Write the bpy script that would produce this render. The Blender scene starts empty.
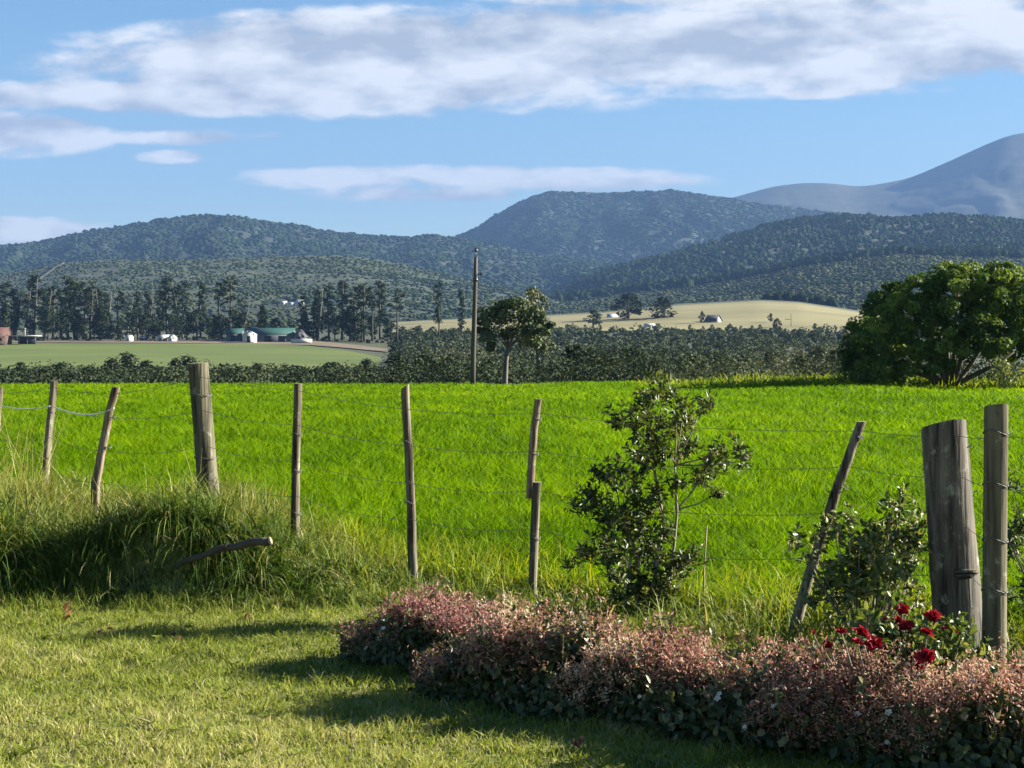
import bpy, math, random
import numpy as np
from mathutils import Vector
R = math.radians
rng = np.random.default_rng(11)
random.seed(5)
SC = bpy.context.scene
COL = SC.collection

# ------------------------------------------------------------------ camera, sky, sun, exposure
F, CX, HY, EYE = 1480.0, 512.0, 348.0, 1.6      # focal length in px, picture centre, horizon row, eye height
cam_d = bpy.data.cameras.new('camera')
cam = bpy.data.objects.new('camera', cam_d); COL.objects.link(cam)
cam_d.sensor_width = 36.0
cam_d.lens = 36.0 * F / 1024
cam_d.shift_y = -36.0 / 1024
cam_d.clip_start = 0.1; cam_d.clip_end = 40000
cam.location = (0, 0, EYE); cam.rotation_euler = (R(90), 0, 0)
SC.camera = cam

SUN_EL, SUN_AZ = 23.0, 12.0                      # azimuth: degrees from +X towards +Y (behind the view, to the right)
sd = Vector((math.cos(R(SUN_EL)) * math.cos(R(SUN_AZ)), math.cos(R(SUN_EL)) * math.sin(R(SUN_AZ)), math.sin(R(SUN_EL))))
sun_l = bpy.data.lights.new('sun', 'SUN'); sun_l.energy = 5.0; sun_l.angle = R(0.53); sun_l.color = (1, .93, .80)
sun = bpy.data.objects.new('sun', sun_l); COL.objects.link(sun)
sun.rotation_euler = sd.to_track_quat('Z', 'Y').to_euler()
SC.view_settings.view_transform = 'Standard'; SC.view_settings.look = 'None'
SC.view_settings.gamma = 1; SC.view_settings.exposure = 2.62; SC.view_settings.use_curve_mapping = False
SC.cycles.max_bounces = 6; SC.cycles.diffuse_bounces = 3; SC.cycles.transmission_bounces = 3
SC.cycles.volume_bounces = 0; SC.cycles.transparent_max_bounces = 4
SC.cycles.use_denoising = True

W = bpy.data.worlds.new('World'); SC.world = W; W.use_nodes = True
wn, wl = W.node_tree.nodes, W.node_tree.links
wn.clear()
def wmath(op, a, b=None, c=None, clamp=False):
    n = wn.new('ShaderNodeMath'); n.operation = op; n.use_clamp = clamp
    for i, v in enumerate((a, b, c)):
        if v is None: continue
        if isinstance(v, (int, float)): n.inputs[i].default_value = v
        else: wl.new(v, n.inputs[i])
    return n.outputs[0]
sky = wn.new('ShaderNodeTexSky'); sky.sky_type = 'NISHITA'; sky.sun_disc = False
sky.sun_elevation = R(SUN_EL); sky.sun_rotation = R(90 - SUN_AZ)
sky.air_density = 1.0; sky.dust_density = 0.2; sky.ozone_density = 1.6; sky.altitude = 200
tc = wn.new('ShaderNodeTexCoord')
sp = wn.new('ShaderNodeSeparateXYZ'); wl.new(tc.outputs['Generated'], sp.inputs[0])
yy = wmath('MAXIMUM', sp.outputs[1], 0.02)
U = wmath('DIVIDE', sp.outputs[0], yy)           # compass tangent of the sky direction
V = wmath('DIVIDE', sp.outputs[2], yy)           # elevation tangent
cb = wn.new('ShaderNodeCombineXYZ'); wl.new(U, cb.inputs[0]); wl.new(wmath('MULTIPLY', V, 2.5), cb.inputs[1])
def wnoise(scale, detail, rough, off=(0, 0, 0), dist=0.0):
    m = wn.new('ShaderNodeVectorMath'); m.operation = 'ADD'; wl.new(cb.outputs[0], m.inputs[0]); m.inputs[1].default_value = off
    n = wn.new('ShaderNodeTexNoise'); n.inputs['Scale'].default_value = scale; n.inputs['Detail'].default_value = detail
    n.inputs['Roughness'].default_value = rough; n.inputs['Distortion'].default_value = dist
    wl.new(m.outputs[0], n.inputs['Vector']); return n.outputs['Fac']
bigN = wnoise(11, 7, .55, (3, 1, 0), .1)
fineN = wnoise(26, 6, .6, (7, 2, 0), .2)
# cloud banks: (compass, elevation, half width, half height, strength) in tangents
banks = [(390, 62, 340, 54, 1), (700, 50, 430, 46, 1), (960, 38, 320, 42, 1), (190, 97, 300, 20, .9), (830, -4, 330, 20, .9),
         (0, 133, 120, 25, .9), (190, 137, 120, 9, .6), (172, 157, 40, 8, .6), (440, 178, 240, 15, .62), (580, 181, 140, 15, .66),
         (430, 194, 130, 12, .62), (20, 231, 110, 16, .6), (795, 92, 62, 9, .5), (-350, 60, 300, 60, .9), (1500, 60, 400, 60, .9)]
mask = None
for px, py, rx, ry, s in banks:
    du = wmath('MULTIPLY', wmath('SUBTRACT', U, (px - CX) / F), F / rx)
    dv = wmath('MULTIPLY', wmath('SUBTRACT', V, (HY - py) / F), F / ry)
    e = wmath('SQRT', wmath('ADD', wmath('MULTIPLY', du, du), wmath('MULTIPLY', dv, dv)))
    e = wmath('MULTIPLY', wmath('SUBTRACT', 1.25, e, clamp=False), s * 1.1)
    e = wmath('MINIMUM', wmath('MAXIMUM', e, 0), s)
    mask = e if mask is None else wmath('MAXIMUM', mask, e)
dens = wmath('ADD', mask, wmath('MULTIPLY', wmath('SUBTRACT', bigN, .5), 1.5))
dens = wmath('ADD', dens, wmath('MULTIPLY', wmath('SUBTRACT', fineN, .5), 1.0))
dens = wmath('MULTIPLY', dens, wmath('MINIMUM', wmath('MULTIPLY', mask, 4), 1))
rp = wn.new('ShaderNodeMapRange'); rp.interpolation_type = 'SMOOTHSTEP'; wl.new(dens, rp.inputs[0])
rp.inputs[1].default_value = .13; rp.inputs[2].default_value = .60; rp.inputs[3].default_value = 0; rp.inputs[4].default_value = .9
shade = wn.new('ShaderNodeMapRange')
wl.new(wmath('ADD', wmath('MULTIPLY', wmath('SUBTRACT', bigN, wnoise(11, 7, .55, (3.02, 1.045, 0), .1)), 2.6), wmath('MULTIPLY', wmath('SUBTRACT', fineN, .5), .8)), shade.inputs[0])
shade.inputs[1].default_value = -.36; shade.inputs[2].default_value = .30; shade.inputs[3].default_value = 0; shade.inputs[4].default_value = 1
cmix = wn.new('ShaderNodeMix'); cmix.data_type = 'RGBA'; wl.new(shade.outputs[0], cmix.inputs[0])
cmix.inputs[6].default_value = (1.95, 2.0, 2.1, 1); cmix.inputs[7].default_value = (4.1, 4.0, 3.8, 1)
hs_ = wn.new('ShaderNodeHueSaturation'); hs_.inputs['Saturation'].default_value = 1.25; hs_.inputs['Value'].default_value = .57; wl.new(sky.outputs[0], hs_.inputs['Color'])
smix = wn.new('ShaderNodeMix'); smix.data_type = 'RGBA'
wl.new(rp.outputs[0], smix.inputs[0]); wl.new(hs_.outputs[0], smix.inputs[6]); wl.new(cmix.outputs[2], smix.inputs[7])
bg = wn.new('ShaderNodeBackground'); bg.inputs[1].default_value = .05
wo = wn.new('ShaderNodeOutputWorld'); wl.new(smix.outputs[2], bg.inputs[0]); wl.new(bg.outputs[0], wo.inputs[0])

HAZE = 8.4e-5

# ------------------------------------------------------------------ helpers
def P(px, py, d): return np.array(((px - CX) / F * d, d, EYE - (py - HY) / F * d))
def sstep(a, b, x): t = np.clip((x - a) / (b - a), 0, 1); return t * t * (3 - 2 * t)
def _h(ix, iy, s):
    n = (ix.astype(np.int64) * 374761393 + iy.astype(np.int64) * 668265263 + s * 974634) & 0x7fffffff
    n = ((n ^ (n >> 13)) * 1274126177) & 0x7fffffff
    return ((n ^ (n >> 16)) & 0xffff) / 65535.0
def vn(x, y, s=0):
    x = np.asarray(x, float); y = np.asarray(y, float)
    ix, iy = np.floor(x), np.floor(y); fx, fy = x - ix, y - iy
    fx = fx * fx * (3 - 2 * fx); fy = fy * fy * (3 - 2 * fy)
    a, b, c, d = _h(ix, iy, s), _h(ix + 1, iy, s), _h(ix, iy + 1, s), _h(ix + 1, iy + 1, s)
    return (a * (1 - fx) + b * fx) * (1 - fy) + (c * (1 - fx) + d * fx) * fy
def fbm(x, y, s=0, o=4, g=.5):
    t = 0; a = 1; n = 0
    for k in range(o):
        t = t + a * vn(np.asarray(x) * 2 ** k, np.asarray(y) * 2 ** k, s + k * 17); n += a; a *= g
    return t / n

def link(name, me, mat=None, parent=None):
    o = bpy.data.objects.new(name, me); COL.objects.link(o)
    if mat is not None: me.materials.append(mat)
    if parent is not None: o.parent = parent
    return o
def mesh_np(name, v, f, mat=None, parent=None, tint=None, col=None, smooth=False):
    """v (N,3), f (M,k) with k constant; tint per face, col per vertex"""
    me = bpy.data.meshes.new(name)
    v = np.ascontiguousarray(v, np.float32); f = np.ascontiguousarray(f, np.int32)
    m, k = f.shape
    me.vertices.add(len(v)); me.vertices.foreach_set('co', v.ravel())
    me.loops.add(m * k); me.loops.foreach_set('vertex_index', f.ravel())
    me.polygons.add(m); me.polygons.foreach_set('loop_start', np.arange(0, m * k, k, dtype=np.int32))
    me.update(calc_edges=True)
    if tint is not None:
        a = me.attributes.new('tint', 'FLOAT', 'FACE'); a.data.foreach_set('value', np.ascontiguousarray(tint, np.float32))
    if col is not None:
        a = me.attributes.new('col', 'FLOAT_COLOR', 'POINT')
        c4 = np.ones((len(v), 4), np.float32); c4[:, :3] = col; a.data.foreach_set('color', c4.ravel())
    if smooth: me.polygons.foreach_set('use_smooth', np.ones(m, bool))
    return link(name, me, mat, parent)
def tag(o, label=None, cat=None, group=None, kind=None):
    if label: o['label'] = label
    if cat: o['category'] = cat
    if group: o['group'] = group
    if kind: o['kind'] = kind
    return o
def empty(name, loc=(0, 0, 0)):
    o = bpy.data.objects.new(name, None); COL.objects.link(o); o.location = loc; o.empty_display_size = .2
    return o
def unit(a): return a / np.maximum(np.linalg.norm(a, axis=-1, keepdims=True), 1e-9)
def rdirs(n): return unit(rng.normal(size=(n, 3)))

class Geo:                                          # collects triangles with a tint
    def __init__(s): s.v = []; s.f = []; s.t = []; s.n = 0
    def add(s, v, f, t):
        s.v.append(v); s.f.append(f + s.n); s.t.append(np.broadcast_to(t, (len(f),)).astype(float)); s.n += len(v)
    def build(s, name, mat, parent=None, smooth=False):
        return mesh_np(name, np.concatenate(s.v), np.concatenate(s.f), mat, parent, tint=np.concatenate(s.t), smooth=smooth)
    def leaves(s, pos, dirv, nrm, ln, wd, tint, fold=.25):
        n = len(pos); dirv = unit(dirv); side = unit(np.cross(dirv, nrm)); nn = np.cross(side, dirv)
        ln = np.broadcast_to(ln, (n,))[:, None]; wd = np.broadcast_to(wd, (n,))[:, None]
        m = pos + dirv * ln * .48 + nn * wd * fold
        v = np.stack((pos, m + side * wd * .5, pos + dirv * ln, m - side * wd * .5), 1).reshape(-1, 3)
        b = (np.arange(n) * 4)[:, None]
        f = np.concatenate((b + np.array([[0, 1, 2]]), b + np.array([[0, 2, 3]])), 1).reshape(-1, 3)
        s.add(v, f, np.repeat(np.broadcast_to(tint, (n,)), 2))
    def broad(s, pos, dirv, nrm, ln, wd, tint, fold=.2):      # six-sided leaf, for plants close to the camera
        n = len(pos); dirv = unit(dirv); side = unit(np.cross(dirv, nrm)); nn = np.cross(side, dirv)
        ln = np.broadcast_to(ln, (n,))[:, None]; wd = np.broadcast_to(wd, (n,))[:, None]
        a = pos + dirv * ln * .3 + nn * wd * fold * .9; c = pos + dirv * ln * .68 + nn * wd * fold * .7
        tip = pos + dirv * ln - nn * wd * .1
        mid = pos + dirv * ln * .5
        v = np.stack((pos, a + side * wd * .45, c + side * wd * .42, tip, c - side * wd * .42, a - side * wd * .45, mid), 1).reshape(-1, 3)
        b = (np.arange(n) * 7)[:, None]
        f = np.concatenate([b + np.array([[i, (i + 1) % 6, 6]]) for i in range(6)], 1).reshape(-1, 3)
        s.add(v, f, np.repeat(np.broadcast_to(tint, (n,)), 6))
    def blades(s, pos, h, w, lean, tint, az=None):
        n = len(pos); a = rng.uniform(0, 2 * np.pi, n); b = rng.uniform(0, 2 * np.pi, n) if az is None else az
        side = np.stack((np.cos(a), np.sin(a), 0 * a), 1) * np.broadcast_to(w, (n,))[:, None] * .5
        ld = np.stack((np.cos(b), np.sin(b), 0 * b), 1) * np.broadcast_to(lean, (n,))[:, None]
        up = np.zeros((n, 3)); up[:, 2] = h
        mid = pos + up * .58 + ld * .3; tip = pos + up + ld
        v = np.stack((pos - side, pos + side, mid + side * .8, mid - side * .8, tip), 1).reshape(-1, 3)
        q = (np.arange(n) * 5)[:, None]
        f = np.concatenate([q + np.array([t]) for t in ([0, 1, 2], [0, 2, 3], [3, 2, 4])], 1).reshape(-1, 3)
        s.add(v, f, np.repeat(np.broadcast_to(tint, (n,)), 3))
    def strands(s, pos, d0, ln, w, droop, tint, k=4):
        n = len(pos); ln = np.broadcast_to(ln, (n,))[:, None]; w = np.broadcast_to(w, (n,))[:, None]
        droop = np.broadcast_to(droop, (n,)); d = unit(d0.copy()); p = pos.copy()
        a = rng.uniform(0, 2 * np.pi, n); side = np.stack((np.cos(a), np.sin(a), 0 * a), 1)
        rows = []
        for i in range(k + 1):
            ww = w * .5 * (1 - (i / k) ** 2 * .97)
            rows += [p - side * ww, p + side * ww]
            p = p + d * ln / k; d = d.copy(); d[:, 2] -= droop / k * (1 + i * .6); d = unit(d)
        m = 2 * (k + 1); v = np.stack(rows, 1).reshape(-1, 3); q = (np.arange(n) * m)[:, None]; fs = []
        for i in range(k):
            fs += [q + np.array([[2 * i, 2 * i + 1, 2 * i + 3]]), q + np.array([[2 * i, 2 * i + 3, 2 * i + 2]])]
        s.add(v, np.concatenate(fs, 1).reshape(-1, 3), np.repeat(np.broadcast_to(tint, (n,)), 2 * k))
    def tube(s, pts, rad, k=6, tint=.5, cap=True, rough=0.0):
        pts = np.asarray(pts, float); n = len(pts); rad = np.broadcast_to(rad, (n,))
        t = np.gradient(pts, axis=0); t = unit(t)
        ref = np.array([1., 0, 0]) if abs(t[0][0]) < .8 else np.array([0, 0, 1.])
        u = unit(np.cross(t, ref)); w = np.cross(t, u)
        an = np.arange(k) / k * 2 * np.pi
        v = pts[:, None] + (u[:, None] * np.cos(an)[None, :, None] + w[:, None] * np.sin(an)[None, :, None]) * rad[:, None, None]
        if rough: v = v + rng.normal(size=v.shape) * rough
        v = v.reshape(-1, 3); f = []
        for i in range(n - 1):
            for j in range(k):
                a, b = i * k + j, i * k + (j + 1) % k
                f += [(a, b, b + k), (a, b + k, a + k)]
        if cap:
            v = np.concatenate((v, pts[:1], pts[-1:])); c0, c1 = n * k, n * k + 1
            for j in range(k):
                f += [(c0, (j + 1) % k, j), (c1, (n - 1) * k + j, (n - 1) * k + (j + 1) % k)]
        s.add(v, np.array(f), tint)
    def box(s, x0, x1, y0, y1, z0, z1, tint=.5):
        v = np.array([(x, y, z) for x in (x0, x1) for y in (y0, y1) for z in (z0, z1)], float)
        q = [(0, 1, 3, 2), (4, 6, 7, 5), (0, 4, 5, 1), (2, 3, 7, 6), (0, 2, 6, 4), (1, 5, 7, 3)]
        s.add(v, np.array([t for a, b, c, d in q for t in ((a, b, c), (a, c, d))]), tint)
    def prism(s, poly, y0, y1, tint=.5):              # polygon in x,z pushed along y
        n = len(poly); v = np.array([(x, y0, z) for x, z in poly] + [(x, y1, z) for x, z in poly], float); f = []
        for i in range(1, n - 1): f += [(0, i, i + 1), (n, n + i + 1, n + i)]
        for i in range(n):
            j = (i + 1) % n; f += [(i, n + i, n + j), (i, n + j, j)]
        s.add(v, np.array(f), tint)
    def clump(s, c, r, n, ln, wd, tint, jit=.6, shell=.55):
        """leaf cards over a lumpy ball, facing outwards"""
        d = rdirs(n); rr = shell + (1 - shell) * rng.random((n, 1)) ** .6
        p = np.asarray(c) + d * rr * np.asarray(r)
        nr = unit(d + rng.normal(size=(n, 3)) * jit * .6 + np.array([0, 0, .25])); dv = np.cross(nr, rdirs(n)) + d * .2
        s.leaves(p - unit(dv) * np.broadcast_to(ln, (n,))[:, None] * .4, dv, nr, np.broadcast_to(ln, (n,)) * rng.uniform(.7, 1.25, n), np.broadcast_to(wd, (n,)) * rng.uniform(.75, 1.2, n), tint)

# ------------------------------------------------------------------ materials
def newmat(name):
    m = bpy.data.materials.new(name); m.use_nodes = True; m.node_tree.nodes.clear()
    return m, m.node_tree.nodes, m.node_tree.links
ALB = .82                                           # one reflectance trim for every surface
def ramp_fill(r, stops):
    e = r.color_ramp.elements
    while len(e) > 1: e.remove(e[-1])
    e[0].position, e[0].color = stops[0][0], (*[q * ALB for q in stops[0][1]], 1)
    for p, c in stops[1:]:
        k = e.new(p); k.color = (*[q * ALB for q in c], 1)
def leaf_mat(name, stops, transl=.35, tcol=(1.25, 1.15, .45), rough=.6, spec=.15):
    m, n, l = newmat(name)
    at = n.new('ShaderNodeAttribute'); at.attribute_name = 'tint'
    r = n.new('ShaderNodeValToRGB'); ramp_fill(r, stops); l.new(at.outputs['Fac'], r.inputs[0])
    b = n.new('ShaderNodeBsdfPrincipled'); b.inputs['Roughness'].default_value = rough
    b.inputs['Specular IOR Level'].default_value = spec; l.new(r.outputs[0], b.inputs['Base Color'])
    t = n.new('ShaderNodeBsdfTranslucent'); mu = n.new('ShaderNodeMix'); mu.data_type = 'RGBA'; mu.blend_type = 'MULTIPLY'
    mu.inputs[0].default_value = 1; l.new(r.outputs[0], mu.inputs[6]); mu.inputs[7].default_value = (*tcol, 1); l.new(mu.outputs[2], t.inputs[0])
    x = n.new('ShaderNodeMixShader'); x.inputs[0].default_value = transl; l.new(b.outputs[0], x.inputs[1]); l.new(t.outputs[0], x.inputs[2])
    o = n.new('ShaderNodeOutputMaterial'); l.new(x.outputs[0], o.inputs[0])
    return m
def noise_mat(name, stops, scale, rough=.85, stretch=(1, 1, 1), bump=.3, bscale=None, detail=6, dist=.02, spec=.3, attr=None, mixfac=1.0, metal=0):
    m, n, l = newmat(name)
    tcn = n.new('ShaderNodeTexCoord'); mp = n.new('ShaderNodeMapping'); mp.inputs['Scale'].default_value = stretch; l.new(tcn.outputs['Object'], mp.inputs[0])
    nz = n.new('ShaderNodeTexNoise'); nz.inputs['Scale'].default_value = scale; nz.inputs['Detail'].default_value = detail; nz.inputs['Roughness'].default_value = .62
    l.new(mp.outputs[0], nz.inputs['Vector'])
    r = n.new('ShaderNodeValToRGB'); ramp_fill(r, stops); l.new(nz.outputs['Fac'], r.inputs[0])
    b = n.new('ShaderNodeBsdfPrincipled'); b.inputs['Roughness'].default_value = rough; b.inputs['Specular IOR Level'].default_value = spec
    b.inputs['Metallic'].default_value = metal
    if attr:
        at = n.new('ShaderNodeAttribute'); at.attribute_name = attr
        mu = n.new('ShaderNodeMix'); mu.data_type = 'RGBA'; mu.blend_type = 'MULTIPLY'; mu.inputs[0].default_value = mixfac
        l.new(at.outputs['Color'], mu.inputs[6]); l.new(r.outputs[0], mu.inputs[7]); l.new(mu.outputs[2], b.inputs['Base Color'])
    else: l.new(r.outputs[0], b.inputs['Base Color'])
    if bump:
        n2 = n.new('ShaderNodeTexNoise'); n2.inputs['Scale'].default_value = bscale or scale * 3; n2.inputs['Detail'].default_value = 5; l.new(mp.outputs[0], n2.inputs['Vector'])
        bp = n.new('ShaderNodeBump'); bp.inputs['Strength'].default_value = bump; bp.inputs['Distance'].default_value = dist
        l.new(n2.outputs['Fac'], bp.inputs['Height']); l.new(bp.outputs[0], b.inputs['Normal'])
    o = n.new('ShaderNodeOutputMaterial'); l.new(b.outputs[0], o.inputs[0])
    return m

M = {}
M['ground'] = noise_mat('ground', [(.3, (.55, .55, .55)), (.7, (1.35, 1.3, 1.2))], 1.3, attr='col', bump=.4, bscale=14)
M['hill_forest'] = noise_mat('hill_forest', [(.35, (.6, .65, .6)), (.65, (1.4, 1.35, 1.3))], .02, attr='col', bump=0)
M['lawn'] = leaf_mat('lawn_blade', [(0, (.10, .135, .015)), (.35, (.20, .25, .040)), (.7, (.30, .325, .080)), (.9, (.41, .38, .17)), (1, (.48, .41, .25))], .42, (1.12,1.1,.6), spec=.08)
M['field'] = leaf_mat('field_blade', [(0, (.050, .110, .0015)), (.4, (.112, .212, .002)), (.75, (.185, .285, .003)), (1, (.27, .33, .010))], .5, (1.2, 1.2, .25), spec=.05)
M['rough'] = leaf_mat('rough_blade', [(0, (.030, .065, .010)), (.4, (.085, .145, .020)), (.75, (.18, .225, .035)), (.9, (.28, .26, .10)), (1, (.44, .37, .22))], .35)
M['weed'] = leaf_mat('bright_weed', [(0, (.10, .17, .008)), (.6, (.20, .27, .015)), (1, (.32, .32, .03))], .42, (1.25, 1.15, .35))
M['leaf_tree'] = leaf_mat('broad_tree_leaf', [(0, (.026, .056, .010)), (.45, (.078, .142, .026)), (1, (.20, .27, .055))], .36)
M['leaf_pine'] = leaf_mat('pine_needles', [(0, (.03, .05, .022)), (.5, (.075, .105, .045)), (1, (.13, .155, .075))], .15)
M['leaf_pale'] = leaf_mat('pale_tree_leaf', [(0, (.05, .07, .04)), (.5, (.09, .115, .07)), (1, (.15, .17, .11))], .2)
M['leaf_far'] = leaf_mat('far_tree_leaf', [(0, (.016, .028, .013)), (.5, (.028, .045, .020)), (1, (.055, .070, .035))], .12, rough=.9, spec=.0)
M['scrub'] = leaf_mat('valley_scrub_leaf', [(0, (.028, .042, .026)), (.45, (.062, .080, .046)), (.8, (.10, .115, .070)), (1, (.15, .155, .10))], .12, rough=.9, spec=.0)
M['plantation'] = leaf_mat('plantation_leaf', [(0, (.018, .030, .013)), (.5, (.040, .054, .022)), (1, (.085, .092, .042))], .1, rough=.9, spec=.0)
M['shrub'] = leaf_mat('shrub_leaf', [(0, (.018, .038, .010)), (.4, (.065, .10, .026)), (.75, (.15, .165, .055)), (1, (.24, .17, .10))], .28, rough=.45, spec=.3)
M['bush'] = leaf_mat('bush_leaf', [(0, (.028, .060, .014)), (.5, (.085, .135, .032)), (.85, (.19, .22, .075)), (1, (.30, .29, .14))], .32, rough=.45, spec=.3)
M['hedge_leaf'] = leaf_mat('hedge_leaf', [(0, (.020, .036, .014)), (.5, (.050, .075, .024)), (.85, (.13, .13, .05)), (1, (.30, .27, .14))], .25, rough=.42, spec=.35)
M['pink'] = leaf_mat('pink_sepal', [(0, (.17, .07, .058)), (.3, (.36, .175, .14)), (.6, (.48, .28, .21)), (.85, (.55, .40, .28)), (1, (.62, .53, .38))], .35, (1.1, .95, .85))
M['magenta'] = leaf_mat('rosy_sepal', [(0, (.14, .05, .05)), (.5, (.31, .135, .13)), (1, (.43, .27, .21))], .3, (1.1, .95, .9))
M['red'] = leaf_mat('rose_petal', [(0, (.14, .003, .010)), (.6, (.33, .008, .022)), (1, (.46, .05, .055))], .25, (1.2, .8, .8))
M['white'] = leaf_mat('white_petal', [(0, (.6, .58, .50)), (1, (.8, .78, .70))], .3, (1, 1, 1))
M['twig'] = noise_mat('twig_bark', [(.3, (.11, .09, .065)), (.7, (.34, .29, .21))], 30, stretch=(1, 1, .2), dist=.004)
M['bark'] = noise_mat('tree_bark', [(.3, (.035, .028, .022)), (.7, (.10, .085, .07))], 4, stretch=(1, 1, .2), dist=.03)
M['bark_pale'] = noise_mat('pale_bark', [(.3, (.055, .05, .04)), (.7, (.16, .145, .12))], 2, stretch=(1, 1, .2), dist=.03)
def wood(name, a, b, c):
    m = noise_mat(name, [(.30, tuple(.22 * q for q in a)), (.37, a), (.5, b), (.74, c)], 26, stretch=(1, 1, .055), bump=.8, bscale=48, dist=.008, rough=.9, detail=9, spec=.15)
    n, l = m.node_tree.nodes, m.node_tree.links
    bs = next(x for x in n if x.type == 'BSDF_PRINCIPLED'); tcn = next(x for x in n if x.type == 'TEX_COORD'); old = bs.inputs['Base Color'].links[0].from_socket
    def layer(src, scale, stretch, lo, hi, colour, amt):
        mp = n.new('ShaderNodeMapping'); mp.inputs['Scale'].default_value = stretch; l.new(tcn.outputs['Object'], mp.inputs[0])
        z = n.new('ShaderNodeTexNoise'); z.inputs['Scale'].default_value = scale; z.inputs['Detail'].default_value = 7; z.inputs['Roughness'].default_value = .7; l.new(mp.outputs[0], z.inputs['Vector'])
        k = n.new('ShaderNodeMapRange'); l.new(z.outputs['Fac'], k.inputs[0]); k.inputs[1].default_value = lo; k.inputs[2].default_value = hi; k.inputs[4].default_value = amt
        x = n.new('ShaderNodeMix'); x.data_type = 'RGBA'; l.new(k.outputs[0], x.inputs[0]); l.new(src, x.inputs[6]); x.inputs[7].default_value = (*colour, 1); return x.outputs[2]
    o1 = layer(old, 13, (1, 1, .8), .57, .66, (.30, .31, .24), .55)       # lichen
    o2 = layer(o1, 7, (1, 1, .35), .56, .70, tuple(.30 * q for q in b), .8)   # damp stains
    o3 = layer(o2, 5, (1, 1, .6), .60, .68, (.16, .10, .06), .5)          # rust and old bark
    l.new(o3, bs.inputs['Base Color']); return m
M['post_grey'] = wood('weathered_post', (.035, .032, .028), (.105, .094, .080), (.22, .20, .17))
M['post_pale'] = wood('pale_treated_post', (.042, .039, .026), (.105, .097, .065), (.20, .185, .125))
M['stake'] = wood('stake_wood', (.030, .024, .017), (.120, .100, .070), (.30, .27, .21))
M['stake_red'] = wood('peeling_bark', (.06, .045, .035), (.17, .12, .08), (.40, .33, .25))
M['cut'] = noise_mat('cut_wood', [(.3, (.20, .165, .10)), (.7, (.38, .33, .22))], 20, bump=.3, dist=.004)
M['wire'] = noise_mat('galvanised_wire', [(.3, (.07, .07, .065)), (.7, (.18, .18, .17))], 60, rough=.6, bump=0, metal=.3)
M['tape'] = noise_mat('white_tape', [(.3, (.62, .63, .60)), (.7, (.80, .80, .78))], 40, rough=.6, bump=0)
M['pole'] = noise_mat('utility_pole', [(.3, (.035, .03, .026)), (.7, (.10, .09, .075))], 8, stretch=(1, 1, .08), dist=.01)
M['ceramic'] = noise_mat('insulator', [(.3, (.03, .025, .02)), (.7, (.07, .06, .055))], 9, rough=.25, bump=0)
M['wallw'] = noise_mat('white_wall', [(.3, (.42, .41, .38)), (.7, (.56, .55, .52))], 1.2, bump=.1)
M['walltan'] = noise_mat('tan_wall', [(.3, (.36, .29, .21)), (.7, (.48, .40, .30))], 1.0, bump=.1)
M['wallred'] = noise_mat('brick_wall', [(.3, (.05, .032, .026)), (.7, (.09, .055, .042))], 1.0, bump=.1)
M['wallgrey'] = noise_mat('shed_wall', [(.3, (.07, .08, .09)), (.7, (.14, .15, .17))], .8, bump=.1)
M['roofgreen'] = noise_mat('green_sheet_roof', [(.3, (.010, .048, .040)), (.7, (.020, .075, .062))], .5, rough=.7, bump=0)
M['roofdark'] = noise_mat('dark_roof', [(.3, (.035, .035, .04)), (.7, (.08, .08, .085))], .8, rough=.7, bump=0)
M['roofred'] = noise_mat('red_roof', [(.3, (.07, .034, .028)), (.7, (.12, .06, .05))], .8, rough=.7, bump=0)
M['roofpale'] = noise_mat('pale_sheet_roof', [(.3, (.32, .34, .36)), (.7, (.46, .48, .50))], .8, rough=.6, bump=0)
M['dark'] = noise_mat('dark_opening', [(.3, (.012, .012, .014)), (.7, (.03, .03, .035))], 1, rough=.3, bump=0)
M['dryleaf'] = leaf_mat('dry_leaf', [(0, (.10, .045, .03)), (1, (.26, .13, .07))], .2, (1, .8, .6))

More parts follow.
